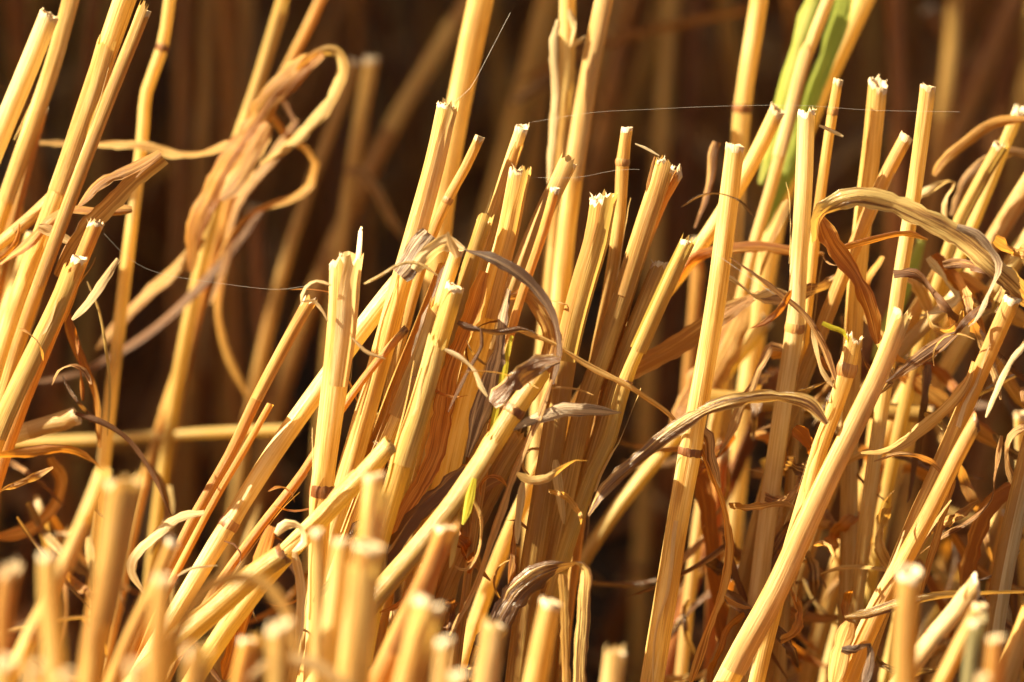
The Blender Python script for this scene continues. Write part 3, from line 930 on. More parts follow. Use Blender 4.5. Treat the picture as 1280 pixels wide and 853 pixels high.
straw('leaning front stem with a blazing white left edge on the right', [(1126, 397), (1100, 462), (1072, 520), (1040, 585), (1005, 660), (968, 740), (930, 810), (905, 860)], (26, 38), -10, STRAW, 'angled', group=NEAR, sheath=(0.02, 0.97, -1, PALE))
straw('leaning stem with a flat cut near the right edge', [(1265, 373), (1240, 430), (1208, 505), (1175, 585), (1150, 640)], (26, 28), -4, STRAW, 'flat', group=NEAR)
straw('long leaning stem with a rusty cut just below the flat-cut one near the right edge', [(1220, 527), (1194, 575), (1160, 645), (1120, 720), (1085, 790), (1055, 860)], (24, 36), -12, STRAW, 'angled', group=NEAR, cutmat=NODE)
straw('bright-edged stem at the right edge of the picture', [(1312, 480), (1290, 560), (1266, 660), (1246, 760), (1235, 840)], (28, 30), 0, STRAW, 'none', group=NEAR, sheath=(0.02, 0.97, -1, PALE))
straw('grey-green stem with a gnarled joint high at the right edge', [(1276, 138), (1258, 180), (1238, 230), (1215, 285), (1190, 350)], 17, 42, OLIVE, 'husk', group=BACKG)
straw('yellow broken stem beside the grey-green one at the upper right', [(1251, 182), (1228, 225), (1202, 275), (1185, 320)], 19, 32, OLIVE, 'jag', group=BACKG)
straw('leaning soft stem at the right edge above the big curled leaf', [(1300, 210), (1262, 270), (1215, 345), (1180, 400)], 25, 50, STRAW, 'none', group=BACKG)
straw('second soft leaning stem at the right edge just below the first', [(1310, 262), (1270, 325), (1225, 395), (1190, 450)], 24, 58, STRAW, 'none', group=BACKG)
straw('soft leaning stem below the big curled leaf between two upright ones', [(1185, 322), (1150, 385), (1110, 450), (1075, 520)], 22, 40, STRAW, 'flat', group=BACKG)
straw('ragged pale stem end behind the white-edged front stem', [(1196, 370), (1160, 405), (1126, 440), (1075, 500)], (22, 24), 26, PALE, 'jag', group=BACKG)
straw('level straw with a cut right end behind the right hand group', [(1166, 518), (1080, 512), (980, 505), (870, 496)], 24, 38, OLIVE, 'flat', lying=True, name='fallen_straw', cat='fallen straw')
straw('dim diagonal stem low behind the long straight stem', [(960, 400), (900, 475), (840, 550), (775, 630), (735, 690)], 24, 60, OLIVE, 'flat', group=BACKG)
straw('soft upright stem low in the right gap beside the jointed crown stem', [(1102, 480), (1092, 570), (1083, 660), (1075, 760)], 24, 46, STRAW, 'flat', group=BACKG)
straw('soft diagonal stem low in the right corner behind the rusty leaf', [(1285, 585), (1250, 655), (1215, 725), (1190, 790)], 27, 36, STRAW, 'none', group=BACKG)
straw('shaded stem low at the right edge behind the bright-edged one', [(1262, 640), (1245, 720), (1232, 800)], 22, 30, AMBER, 'flat', group=BACKG)
straw('dim stem behind the dark gap between centre and right group', [(905, 560), (895, 640), (890, 740)], 24, 60, DULL_SHADE, 'husk', group=BACKG)
straw('soft leaning stem right of the long straight one and behind the arching leaf', [(968, 470), (940, 540), (905, 620)], 20, 70, DULL_SHADE, 'flat', group=BACKG)
straw('soft amber stem behind the thin diagonal leaf in the centre', [(752, 470), (736, 560), (722, 640), (712, 720)], 24, 22, AMBER, 'none', group=BACKG)
straw('brown shaded stem under the diagonal stem low in the centre', [(650, 545), (620, 600), (585, 670)], (26, 28), 4, AMBER, 'none', group=BACKG)
straw('soft straight stem filling the base of the cluster on its left side', [(470, 520), (440, 620), (420, 720)], 28, 14, STRAW, 'none', group=BACKG)
straw('orange shaded stem in the base of the cluster behind the greenish front stem', [(545, 470), (520, 560), (500, 650), (480, 740)], 28, 6, AMBER, 'none', group=BACKG)
straw('amber stem at the base of the cluster right of the purple husk', [(625, 480), (600, 560), (580, 640), (560, 730)], 30, 10, STRAW, 'none', group=BACKG)

# ---- blurred stubs in front
straw('widest blurred stub in the foreground at the lower left', [(155, 603), (148, 660), (138, 730), (122, 800), (110, 870)], (50, 36), -114, STRAW, 'flat', group=FRONT, sheath=(0.0, 0.6, -1, STRAW))
straw('slim stem leaning left off the widest foreground stub', [(130, 588), (105, 650), (72, 725), (35, 800)], (20, 24), -87, STRAW, 'none', group=FRONT)
straw('blurred stub with a round pale top left of the widest one', [(61, 693), (62, 750), (70, 860)], (26, 32), -129, STRAW, 'flat', group=FRONT)
straw('torn blurred orange stub at the lower left edge', [(14, 712), (6, 760), (4, 870)], (26, 16), -120, AMBER, 'husk', group=FRONT)
straw('soft orange stub with a tilted top right of the widest foreground stub', [(216, 675), (195, 730), (165, 795), (140, 860)], (28, 34), -84, AMBER, 'flat', group=FRONT)
straw('blurred stub with a bright cap standing before the soft orange one', [(205, 722), (200, 780), (194, 870)], (27, 30), -133, STRAW, 'flat', group=FRONT)
straw('low blurred stub with a bright cap at the bottom left of the arching leaf', [(248, 812), (246, 870)], (34, 36), -148, STRAW, 'flat', group=FRONT)
straw('tiny bright stub beside the base of the widest one', [(170, 826), (174, 880)], (24, 26), -159, PALE, 'flat', group=FRONT)
straw('low blurred stub between the round-topped one and the tiny bright one', [(82, 842), (84, 880)], (24, 26), -161, STRAW, 'flat', group=FRONT)
straw('lowest blurred stub in the bottom left corner', [(6, 826), (4, 880)], (30, 32), -161, STRAW, 'flat', group=FRONT)
straw('lowest blurred stub second from the bottom left corner', [(45, 832), (47, 880)], (24, 26), -167, PALE, 'flat', group=FRONT)
straw('thin upright blurred stub in front of the brown banded split stem', [(397, 663), (399, 740), (398, 860)], (15, 18), -87, STRAW, 'flat', group=FRONT)
straw('blurred stub with an orange side left of the two pale stacked ones', [(427, 675), (418, 750), (405, 860)], (24, 30), -103, STRAW, 'flat', group=FRONT)
straw('taller blurred stub of the two pale ones low in the centre left', [(467, 594), (464, 650), (455, 740), (450, 860)], (36, 36), -82, STRAW, 'flat', group=FRONT)
straw('shorter blurred stub standing before the taller pale one', [(461, 682), (453, 750), (442, 870)], (40, 44), -112, STRAW, 'flat', group=FRONT)
straw('glowing orange blurred stub leaning right low in the centre', [(556, 660), (538, 710), (510, 770), (470, 860)], (28, 34), -67, AMBER, 'flat', group=FRONT)
straw('yellow blurred stub right below the glowing orange one', [(536, 752), (524, 800), (506, 875)], (40, 42), -114, STRAW, 'jag', group=FRONT)
straw('pale small blurred stub just right of the yellow one', [(556, 800), (550, 870)], (24, 26), -125, PALE, 'flat', group=FRONT)
straw('blurred stub with a bright white right side low in the centre', [(620, 782), (613, 830), (606, 880)], (34, 36), -84, STRAW, 'flat', group=FRONT, sheath=(0.0, 1.0, 1, PALE))
straw('tiny blurred cap at the bottom between the yellow and the white-sided stub', [(574, 842), (572, 885)], (26, 28), -129, STRAW, 'flat', group=FRONT)
straw('slightly leaning blurred stub under the folded drooping leaf', [(687, 752), (677, 800), (664, 875)], (30, 34), -70, STRAW, 'flat', group=FRONT)
straw('lone short blurred stub at the bottom edge right of centre', [(770, 817), (762, 875)], (28, 32), -84, PALE, 'flat', group=FRONT)
straw('upright blurred stub with a chipped cap on the lower right', [(1136, 716), (1132, 780), (1130, 870)], (31, 34), -93, STRAW, 'jag', group=FRONT)
straw('clean diagonal-cut pinkish stub with a brown band at the lower right', [(1221, 730), (1196, 762), (1168, 795), (1130, 845)], (25, 25), -40, PALE, 'angled', nodes=(792,), group=FRONT)
straw('leaning blurred stub with a round cap right of the diagonal-cut one', [(1226, 756), (1202, 800), (1172, 862)], (24, 28), -67, STRAW, 'flat', group=FRONT)
straw('green-grey blurred stub squeezed between two caps at the lower right', [(1218, 776), (1212, 820), (1207, 875)], (22, 24), -93, GREYGREEN, 'flat', group=FRONT, cutmat=PITH)
straw('short brown blurred stub at the lower right below the bright-edged stem', [(1246, 797), (1240, 870)], (26, 28), -109, AMBER, 'flat', group=FRONT)
straw('lowest blurred cap at the bottom near the right corner', [(1229, 846), (1226, 885)], (20, 22), -123, PALE, 'flat', group=FRONT)
straw('amber blurred stub rising in the lower right corner', [(1290, 765), (1268, 820), (1250, 870)], (26, 30), -35, AMBER, 'flat', group=FRONT)
straw('blurred stub squeezed low between the arching leaf and the split stem', [(352, 780), (350, 870)], (34, 38), -129, STRAW, 'jag', group=FRONT)
straw('soft low stub between the capped one and the arching leaf', [(312, 800), (300, 870)], (30, 34), -103, AMBER, 'flat', group=FRONT)

leaf('blurred leaf arching over the stubs at the bottom left', [(206, 850), (222, 792), (250, 745), (292, 722), (332, 733), (360, 768), (374, 830)], 17, -112, L_GOLD, tw=(20, 0, 20, 0), curl=0.5)
leaf('blurred white-lit leaf bend at the very bottom left of centre', [(310, 850), (350, 826), (395, 832), (450, 870)], 18, -118, L_CREAM, tw=(20, 0, 20), curl=0.5)

# ---- dense low filler at the base of the middle row, lit from the left
base_rng = random.Random(9)
for i in range(4):
    px = base_rng.choice([base_rng.uniform(-20, 200), base_rng.uniform(330, 700), base_rng.uniform(950, 1290), base_rng.uniform(1000, 1290)])
    py = base_rng.uniform(600, 800) if px < 900 else base_rng.uniform(470, 760)
    D = base_rng.uniform(40, 85)
    ln = base_rng.uniform(-0.1, 0.5)
    straw('short shadowed stump deep between the stems of the middle row', [(px, py), (px - ln * 60, py + 60), (px - ln * 120, py + 130)], base_rng.uniform(20, 30), D,
          base_rng.choice([STRAW, AMBER, OLIVE, DULL_SHADE]), 'flat', group='shadowed stumps deep between the stems', seed=100 + i)

# ================================================================== dry leaves
LG = 'withered leaves in the focused row'
# hero leaves
leaf('big striped leaf arching over the right hand group', [(1020, 300, 4), (1026, 268, 2), (1062, 247), (1112, 254), (1162, 276), (1208, 303), (1250, 340), (1292, 378, 8)], 27, -7, L_STRIPE, tw=(70, 20, 5, -5, 5), curl=0.45, taper=(0.06, 0.05), ends=(0.8, 0.8))
leaf('crumpled grey tip hanging off the bend of the big striped leaf', [(1196, 284), (1225, 300), (1244, 330), (1236, 362), (1222, 392), (1210, 408)], 17, -10, L_GREY, tw=(10, 40, 80, 60), curl=0.9, crink=1.6, taper=(0.3, 0.5))
leaf('twisting orange leaf dropping from the foot of the big striped one', [(1026, 272), (1040, 305), (1070, 345), (1088, 388), (1097, 430)], 24, 2, L_ORANGE, tw=(-30, 15, -50, 40, -10), curl=0.5, taper=(0.1, 0.3))
leaf('thin orange glowing leaf edge running right from the twisting one', [(1046, 312), (1080, 303), (1128, 292), (1160, 300)], 9, 5, L_ORANGE, tw=(20, 40), curl=0.3)
leaf('glowing orange leaf lying level behind the long straight stem', [(850, 352), (866, 326), (905, 311), (950, 309), (996, 315), (1030, 318)], 14, 28, L_ORANGE, tw=(40, 0, 20), curl=0.5)
leaf('long grey-brown leaf arching from the centre to the right hand group', [(735, 645), (752, 615), (790, 580), (835, 545), (880, 515), (925, 500), (972, 496), (1010, 505), (1034, 530)], 19, -12, L_STRIPE, tw=(-40, 20, 5, 30, 10), curl=0.7, taper=(0.2, 0.12), ends=(0.3, 0.4))
leaf('thin dark arching leaf with a white thread-like start right of centre', [(912, 322), (945, 345), (978, 370), (1008, 398), (1030, 435), (1044, 475)], 11, -8, L_BROWN, tw=(0, 40, 20), curl=0.8, taper=(0.75, 0.2), ends=(0.1, 0.4))
leaf('small pale looped leaf left of the swollen joint', [(1016, 412), (1020, 440), (1028, 466), (1042, 484)], 8, -6, L_CREAM, tw=(0, 60, 0), curl=0.6)
leaf('tiny yellow curled strip above the swollen joint', [(1028, 404), (1040, 410), (1054, 415), (1060, 430)], 7, -6, YGREEN, tw=(0, 20, 70), curl=0.6, taper=(0.1, 0.4), ends=(0.8, 0.2))
leaf('lens-shaped brown leaf behind the white-edged front stem', [(1104, 480), (1140, 455), (1175, 430), (1213, 400)], 20, 0, L_BROWN, tw=(10, -5), curl=0.3, taper=(0.6, 0.5), ends=(0.1, 0.05))
leaf('gold twisted leaf crossing below the flat-cut stem at the right', [(1216, 452), (1207, 480), (1185, 508), (1150, 538), (1112, 562), (1076, 566)], 17, -6, L_GOLD, tw=(60, 20, -10, 30, 60), curl=0.6, taper=(0.3, 0.4))
leaf('narrow cream leaf curving down at the right edge', [(1286, 425), (1262, 455), (1245, 490), (1232, 522)], 8, -14, L_CREAM, tw=(0, 50), curl=0.6)
leaf('wide golden leaf lit through behind the long straight stem', [(950, 366), (905, 392), (850, 430), (800, 457), (752, 478)], 26, 19, L_GOLD, tw=(20, 0, 5), curl=0.3, taper=(0.35, 0.1), ends=(0.3, 0.8))
leaf('broad soft yellow leaf hanging behind the wide golden one', [(935, 372), (920, 410), (895, 455), (868, 500), (840, 540)], 42, 46, L_GOLD, tw=(10, 0, 20), curl=0.4, taper=(0.3, 0.3), ends=(0.3, 0.3))
leaf('knotted scrap with pale tips at the end of the wide golden leaf', [(905, 345), (930, 362), (945, 372), (966, 366), (990, 370)], 13, 12, L_CREAM, tw=(40, 90, 10, 80), curl=0.9, crink=2)
leaf('withered brown husk with a drooping head right of the long straight stem', [(985, 440), (965, 432), (950, 455), (938, 485), (918, 525), (898, 570)], 15, 12, L_BROWN, tw=(0, 60, 20, 70), curl=0.8, crink=1.6)
leaf('small dark hood of leaf hanging under the long grey-brown leaf', [(868, 535), (884, 545), (886, 575), (900, 610)], 18, -4, L_BROWN, tw=(0, 30, 60), curl=0.9, crink=1.5)
leaf('long thin leaf hanging in an S right of the long straight stem', [(872, 545), (888, 590), (904, 635), (911, 690), (902, 740), (882, 795), (862, 858)], 13, -3, L_ORANGE, tw=(10, 60, 20, 50, 0), curl=0.7, taper=(0.2, 0.1))
leaf('shaded brown leaf hanging straight down behind the S-shaped one', [(872, 575), (884, 640), (893, 720), (905, 790), (918, 850)], 24, 26, L_ORANGE, tw=(10, 40, 10), curl=0.5)
leaf('thin brown leaf slanting down to the right of the S-shaped one', [(905, 670), (925, 735), (950, 795), (985, 850)], 9, 14, L_BROWN, tw=(0, 50), curl=0.6)
leaf('narrow twisted leaf running across the centre towards the arching one', [(650, 414), (690, 430), (728, 454), (775, 478), (815, 503), (838, 520), (852, 536)], 9, -8, L_GOLD, tw=(10, 60, 0, 50, 0), curl=0.7)
leaf('slate grey leaf with a pointed start arching over the cluster', [(580, 312), (612, 322), (645, 340), (673, 366), (692, 400), (698, 440), (690, 480)], 16, -13, L_GREY, tw=(-10, 10, 35, 60, 40), curl=0.5, taper=(0.3, 0.3), ends=(0.1, 0.35))
leaf('narrow brown continuation dropping from the slate grey leaf to the base', [(690, 475), (672, 520), (655, 560), (634, 615), (612, 680), (590, 740), (562, 795)], 12, -14, L_BROWN, tw=(30, 50, 20, 60, 20), curl=0.8)
leaf('yellow curved leaf tucked inside the arch of the slate grey one', [(632, 372), (658, 370), (680, 398), (688, 430), (678, 470), (660, 505)], 20, -5, L_GOLD, tw=(30, 10, 20, 40), curl=0.5)
leaf('grey lens-shaped leaf with a frayed white tip in the centre', [(632, 540), (668, 524), (705, 513), (745, 514), (777, 516)], 18, -14, L_GREY, tw=(-20, 0, 10, 30), curl=0.6, taper=(0.45, 0.35), ends=(0.15, 0.1))
leaf('folded grey leaf flap on top of the cluster', [(500, 345), (518, 316), (538, 293)], 30, -8, L_GREY, tw=(0, 12), curl=0.35, taper=(0.1, 0.1), ends=(0.8, 0.85), crink=1.2)
leaf('papery white scrap bridging the grey flap and the stout stem', [(518, 338), (538, 318), (560, 306), (580, 312)], 24, -10, L_CREAM, tw=(10, 50, -20), curl=0.6, taper=(0.3, 0.2), crink=2.0)
leaf('tiny white upright shred above the papery scrap', [(572, 322), (564, 305), (560, 290)], 12, -12, L_CREAM, tw=(0, 30), curl=0.7, taper=(0.1, 0.8))
leaf('thin curled tendril from the split stem to the grey flap', [(455, 355), (478, 343), (500, 331), (524, 330), (548, 345)], 5, -14, L_STRIPE, tw=(0, 30, 0), curl=0.8)
leaf('pale curled tendril left of the split stem', [(414, 357), (396, 352), (382, 360), (376, 378), (392, 376), (404, 390), (410, 402)], 5, -12, L_CREAM, tw=(0, 60, 10), curl=0.8, crink=2)
leaf('short pale tendril right of the split stem', [(440, 422), (455, 438), (468, 445), (482, 449)], 5, -12, L_CREAM, tw=(0, 40), curl=0.7)
leaf('crumpled brown strip lying along the stout stem in the cluster', [(562, 325), (545, 370), (528, 425), (512, 470)], 20, -1, L_GREY, tw=(20, 60, 10, 40), curl=0.7, crink=2.0)
leaf('brown veined husk behind the greenish front stem', [(606, 340), (588, 395), (566, 450), (552, 520), (538, 580), (505, 640), (480, 690)], 27, -3, L_ORANGE, tw=(20, 40, 0, 30, 10), curl=0.5, crink=1.2)
leaf('purple-grey veined husk in the heart of the cluster', [(637, 362), (628, 410), (615, 460), (600, 520), (584, 572)], 30, -9, L_GREY, tw=(30, 50, 10, 0), curl=0.6, taper=(0.6, 0.4), ends=(0.3, 0.2), crink=1.3)
leaf('narrow leaf lying level across the wide bright stem', [(572, 403), (592, 412), (620, 416), (650, 412), (668, 416)], 10, -12, L_STRIPE, tw=(10, 60, 20, 60), curl=0.8)
leaf('curled forked shred with a white end in the cluster', [(556, 437), (578, 450), (592, 464), (600, 482), (609, 496)], 8, -14, L_CREAM, tw=(0, 50, 10), curl=0.8)
leaf('thin brown bent leaf stalk beside the forked shred', [(601, 410), (602, 432), (590, 455), (574, 485), (560, 515)], 5, -13, L_BROWN, tw=(0, 30), curl=0.8)
leaf('striped brown leaf lying along the diagonal stem low in the centre', [(582, 585), (555, 612), (520, 645), (480, 700), (450, 750)], 24, -10, L_STRIPE, tw=(10, 35, 0), curl=0.5, crink=1.3, rag=0.4)
leaf('crinkled brown leaf hiding the upper end of the diagonal stem', [(615, 505), (640, 478), (668, 460), (700, 450)], 26, -17, L_STRIPE, tw=(-30, 30, -20), curl=0.3, crink=1.6, taper=(0.1, 0.3), ends=(0.6, 0.3), rag=0.5)
leaf('bright yellow-green shoot poking out low in the centre', [(593, 598), (586, 630), (578, 656)], 11, -18, YGREEN, tw=(0, 20), curl=0.5, name='green_shoot', cat='green shoot', taper=(0.2, 0.5))
leaf('pale olive blade below the yellow-green shoot', [(572, 640), (568, 675), (562, 710)], 11, -16, OLIVE, tw=(20, 50), curl=0.6)
leaf('thin looping leaf right of the yellow-green shoot', [(589, 620), (601, 650), (597, 690), (582, 712), (568, 708)], 6, -17, L_GOLD, tw=(0, 60, 20), curl=0.8)
leaf('folded leaf whose tip droops like a ribbon low in the centre', [(604, 812), (628, 770), (655, 735), (685, 714), (718, 705)], 34, -16, L_STRIPE, tw=(20, 0, 20, 60), curl=0.4, taper=(0.1, 0.4), ends=(0.8, 0.3))
leaf('hanging ribbon end with long brown stripes under the folded leaf', [(718, 704), (731, 712), (729, 760), (726, 810), (724, 870)], 18, -19, L_STRIPE, tw=(60, 10, 0, 5), curl=0.35, taper=(0.15, 0.02), ends=(0.4, 0.9))
leaf('narrow straight pale leaf hanging beside the striped ribbon end', [(703, 718), (706, 770), (708, 860)], 12, -17, AMBER, tw=(0, 5), curl=0.5, taper=(0.05, 0.05), ends=(0.8, 0.8))
leaf('pinkish narrow leaf edge between the two-toned stem and the yellow-green tinged one', [(694, 575), (698, 610), (704, 655)], 12, -5, PALE, tw=(10, 30), curl=0.5)
leaf('curly ribbon with a white glint tapering off to the right', [(646, 592), (662, 601), (684, 598), (704, 584), (720, 575), (734, 576)], 12, -16, L_GOLD, tw=(30, 0, 50, 80), curl=0.7, taper=(0.1, 0.7), ends=(0.6, 0.1))
leaf('short cream leaf hanging under the curly ribbon', [(654, 603), (649, 640), (646, 680)], 10, -14, L_CREAM, tw=(0, 30), curl=0.5)
leaf('cream leaf curling into a C at the lower left', [(255, 641), (228, 646), (200, 664), (172, 690), (164, 715), (182, 745)], 14, -16, L_CREAM, tw=(20, 10, 30, 10, 50), curl=0.5, taper=(0.25, 0.3))
leaf('hair-thin pale leaf tip right of the soft orange stub', [(222, 720), (240, 711), (272, 707)], 4, -24, L_CREAM, tw=(0, 30), curl=0.5, taper=(0.2, 0.8))
leaf('thin blurred leaf tip crossing behind the round-topped stub', [(-6, 795), (40, 782), (90, 773), (124, 771)], 6, -34, L_GOLD, tw=(0, 40), curl=0.5)
leaf('speckled brown husk standing at the foot of the greenish stub', [(340, 658), (322, 710), (303, 770), (280, 850)], 22, -16, L_ORANGE, tw=(10, 30, 0), curl=0.6, taper=(0.2, 0.05))
leaf('curled white-lined husk at the foot of the split stem', [(345, 668), (358, 656), (374, 660), (378, 678), (366, 690)], 15, -22, L_CREAM, tw=(0, 60, 20), curl=0.8, crink=1.8)
leaf('white-edged upright leaf low beside the foot of the split stem', [(368, 690), (376, 740), (372, 810)], 12, -20, L_CREAM, tw=(0, 25), curl=0.6)
leaf('brown leaf with a white frayed end running level at the lower right', [(1056, 772), (1085, 768), (1120, 756), (1160, 748), (1210, 743), (1295, 741)], 14, -18, L_STRIPE, tw=(20, 0, 40, 60, 60), curl=0.7, taper=(0.12, 0.5), ends=(0.3, 0.5))
leaf('grey shrivelled husk curling at the foot of the long leaning stem', [(1052, 812), (1068, 816), (1084, 808), (1086, 830), (1078, 862)], 15, -20, L_GREY, tw=(0, 70, 20, 40), curl=0.9, crink=2)
leaf('open sheath of gold leaf below the white frayed end', [(1062, 778), (1050, 810), (1040, 860)], 26, -16, L_GOLD, tw=(10, 30), curl=0.7)
leaf('thin orange leaf hanging down behind the long leaning stem', [(1193, 600), (1178, 650), (1162, 700), (1150, 745)], 10, -5, L_ORANGE, tw=(0, 30), curl=0.6)
leaf('rusty arched leaf behind the bright-edged stem at the right', [(1275, 606), (1245, 622), (1225, 655), (1212, 700), (1204, 745)], 24, 10, L_ORANGE, tw=(10, 30, 10), curl=0.5)
leaf('twisted dark leaf string winding down at the right', [(1252, 545), (1243, 590), (1238, 625), (1212, 650), (1180, 668), (1150, 692)], 9, 4, L_BROWN, tw=(0, 90, 20, 90), curl=0.8, crink=2)
leaf('soft orange leaf arching from upper left to lower right behind the gold twisted one', [(1122, 462), (1160, 490), (1205, 525), (1255, 560)], 24, 32, L_ORANGE, tw=(0, 30, 10), curl=0.4)
leaf('soft rusty leaf bending down under the big striped leaf', [(1168, 318), (1195, 352), (1214, 390), (1232, 430)], 19, 26, L_ORANGE, tw=(0, 40, 0), curl=0.5, crink=1.8)
leaf('soft orange leaf running off the right edge above the flat-cut stem', [(1196, 345), (1235, 372), (1290, 410)], 24, 30, L_ORANGE, tw=(0, 20), curl=0.4)
leaf('soft pale crumpled scrap with white ends under the big striped leaf', [(1160, 322), (1180, 352), (1196, 372), (1175, 385), (1150, 395)], 15, 20, L_CREAM, tw=(0, 80, 20, 70), curl=0.9, crink=2.2)
leaf('soft leaf arching like a bow at the upper right edge', [(1168, 220), (1182, 200), (1210, 176), (1244, 154), (1290, 148)], 14, 38, L_ORANGE, tw=(0, 20, 10), curl=0.5)
leaf('second bow-shaped soft leaf nested below the first at the right edge', [(1190, 270), (1208, 225), (1235, 200), (1270, 190), (1300, 205)], 13, 46, L_BROWN, tw=(0, 20), curl=0.5)
leaf('soft white crumpled leaf tips left of the yellow broken stem', [(1150, 245), (1172, 232), (1190, 228), (1178, 255), (1182, 275)], 14, 34, L_CREAM, tw=(0, 80, 30), curl=0.9, crink=2)
leaf('soft leaf bend at the right edge below the leaning stems', [(1255, 330), (1275, 318), (1290, 340)], 13, 28, L_GOLD, tw=(0, 40), curl=0.5)
leaf('soft orange leaf dropping at the right edge below the flat-cut stem', [(1248, 445), (1262, 480), (1285, 515)], 18, 26, L_ORANGE, tw=(0, 40), curl=0.5)
leaf('dark twisted leaf at the right edge below the narrow cream one', [(1290, 530), (1262, 545), (1258, 575), (1268, 610)], 12, 6, L_BROWN, tw=(0, 80, 20), curl=0.8, crink=2)
leaf('soft brown leaf arching low in the right hand gap', [(1075, 560), (1110, 585), (1150, 590), (1180, 620)], 20, 44, L_ORANGE, tw=(0, 40, 0), curl=0.5)
leaf('soft pale leaf crossing behind the swollen joint stem', [(940, 592), (1000, 588), (1060, 590), (1120, 600)], 17, 64, L_BROWN, tw=(0, 30), curl=0.4)

# left side leaves
leaf('folded tan leaf with a blunt end pointing right at the upper left', [(204, 197), (170, 225), (138, 254), (100, 296), (70, 345)], 24, 9, L_GOLD, tw=(-20, 0, 20), curl=0.7, taper=(0.03, 0.3), ends=(0.9, 0.4))
leaf('golden leaf edge above the blunt folded one', [(200, 190), (165, 210), (125, 230), (98, 258)], 15, 6, L_GOLD, tw=(30, 0, 30), curl=0.6)
leaf('tattered yellow leaf bundle between the folded leaf and the left edge', [(165, 262), (120, 262), (80, 262), (40, 300), (0, 330)], 16, 14, L_GOLD, tw=(0, 60, 20, 50), curl=0.8, crink=2)
leaf('small pale flat scrap left of the ragged white-topped stem', [(92, 304), (70, 292), (48, 284)], 15, 10, L_CREAM, tw=(35, -10), curl=0.6, taper=(0.2, 0.2), ends=(0.5, 0.6), crink=2)
leaf('pale pointed leaf standing right of the sharp square-cut stem', [(148, 324), (130, 350), (110, 378), (90, 400)], 13, 4, L_CREAM, tw=(0, 40), curl=0.6, taper=(0.5, 0.2))
leaf('rusty leaf bending down below the pale pointed one', [(76, 378), (90, 420), (103, 455), (118, 495), (124, 560)], 15, 20, L_ORANGE, tw=(0, 30, 50, 20), curl=0.6)
leaf('thin brown leaf curving down from the pale-ended stub', [(94, 517), (130, 530), (162, 552), (188, 590), (214, 645)], 9, 8, L_BROWN, tw=(0, 40, 60), curl=0.7)
leaf('glowing orange underside of leaf at the left edge', [(-10, 572), (30, 567), (75, 562), (105, 570), (132, 590)], 15, -20, L_ORANGE, tw=(60, 20, 50, 70), curl=0.6)
leaf('soft brown leaf loop below the glowing orange one at the left edge', [(62, 572), (76, 600), (66, 634), (38, 660), (-8, 672)], 20, 40, L_ORANGE, tw=(20, 40, 20), curl=0.5)
leaf('green-silver awn hanging left of the dark gap', [(109, 352), (124, 390), (133, 440), (137, 490), (134, 545)], 4, 12, OLIVE, tw=(0, 20), curl=0.6)
leaf('blurred yellow leaf slanting behind the sharp left stem', [(254, 298), (222, 335), (190, 362), (165, 388), (120, 438)], 18, 66, L_GOLD, tw=(0, 30, 10), curl=0.6)
leaf('long blurred brown leaf slanting down to the left edge', [(330, 262), (280, 325), (225, 382), (165, 430), (100, 465), (40, 478)], 13, 76, L_BROWN, tw=(0, 30, 50), curl=0.6)
leaf('blurred rusty leaf hanging and bending in the dark gap', [(284, 262), (281, 320), (270, 378), (278, 430), (295, 468), (314, 505)], 12, 90, L_ORANGE, tw=(0, 40, 10), curl=0.6)
# the blurred tangle upper left
LT = 'blurred leaves of the upper left tangle'
leaf('blurred glowing orange leaf slanting down through the upper left tangle', [(402, 66), (368, 90), (334, 130), (300, 180), (265, 235), (244, 285), (238, 340)], 30, 56, L_ORANGE, tw=(20, 0, 20, 10), curl=0.5, crink=1.0, rag=0.4, group=LT)
leaf('blurred pale hoop of leaf on top of the upper left tangle', [(372, 88), (395, 68), (418, 64), (428, 84), (414, 125), (385, 160), (350, 190), (325, 205)], 16, 56, L_GOLD, tw=(40, 20, 0, 20), curl=0.6, crink=0.9, rag=0.4, group=LT)
leaf('blurred orange hoop hanging low right of the upper left tangle', [(333, 132), (352, 165), (382, 188), (394, 205), (388, 232), (360, 250), (320, 262), (292, 290), (268, 330)], 13, 68, L_ORANGE, tw=(0, 50, 20, 60, 20), curl=0.7, crink=0.9, rag=0.4, group=LT)
leaf('blurred yellow inner leaf of the upper left tangle', [(336, 155), (318, 190), (300, 222), (276, 250)], 26, 54, L_GOLD, tw=(0, 20), curl=0.7, crink=1.0, group=LT)
leaf('blurred golden twist running left from the upper left tangle', [(318, 170), (290, 180), (255, 190), (215, 190), (180, 182), (120, 180), (45, 178)], 15, 58, L_GOLD, tw=(20, 60, 10, 70, 20), curl=0.7, crink=1.2, rag=0.4, group=LT)
leaf('blurred thin brown inner curl of the upper left tangle', [(330, 110), (355, 130), (368, 155), (350, 175)], 10, 62, L_BROWN, tw=(0, 60), curl=0.7, crink=1.0, rag=0.4, group=LT)
leaf('blurred lower leaf of the upper left tangle dropping to the dark gap', [(372, 150), (340, 200), (305, 240), (288, 280), (280, 330), (262, 380)], 16, 72, L_BROWN, tw=(0, 30, 60), curl=0.6, crink=0.9, rag=0.4, group=LT)
leaf('blurred leaf curl among the dim stems right of the upper left tangle', [(430, 215), (450, 214), (470, 240), (488, 275), (505, 300)], 14, 140, L_BROWN, tw=(0, 40), curl=0.6)
leaf('blurred thin brown leaf crossing high right of centre', [(655, 100), (740, 60), (850, 30), (960, 8)], 12, 180, L_ORANGE, tw=(0, 40), curl=0.6)
leaf('blurred brown leaf arching beside the top edge right of the cream-streaked stem', [(640, 130), (700, 90), (730, 100), (760, 150)], 12, 160, L_BROWN, tw=(0, 60), curl=0.6)
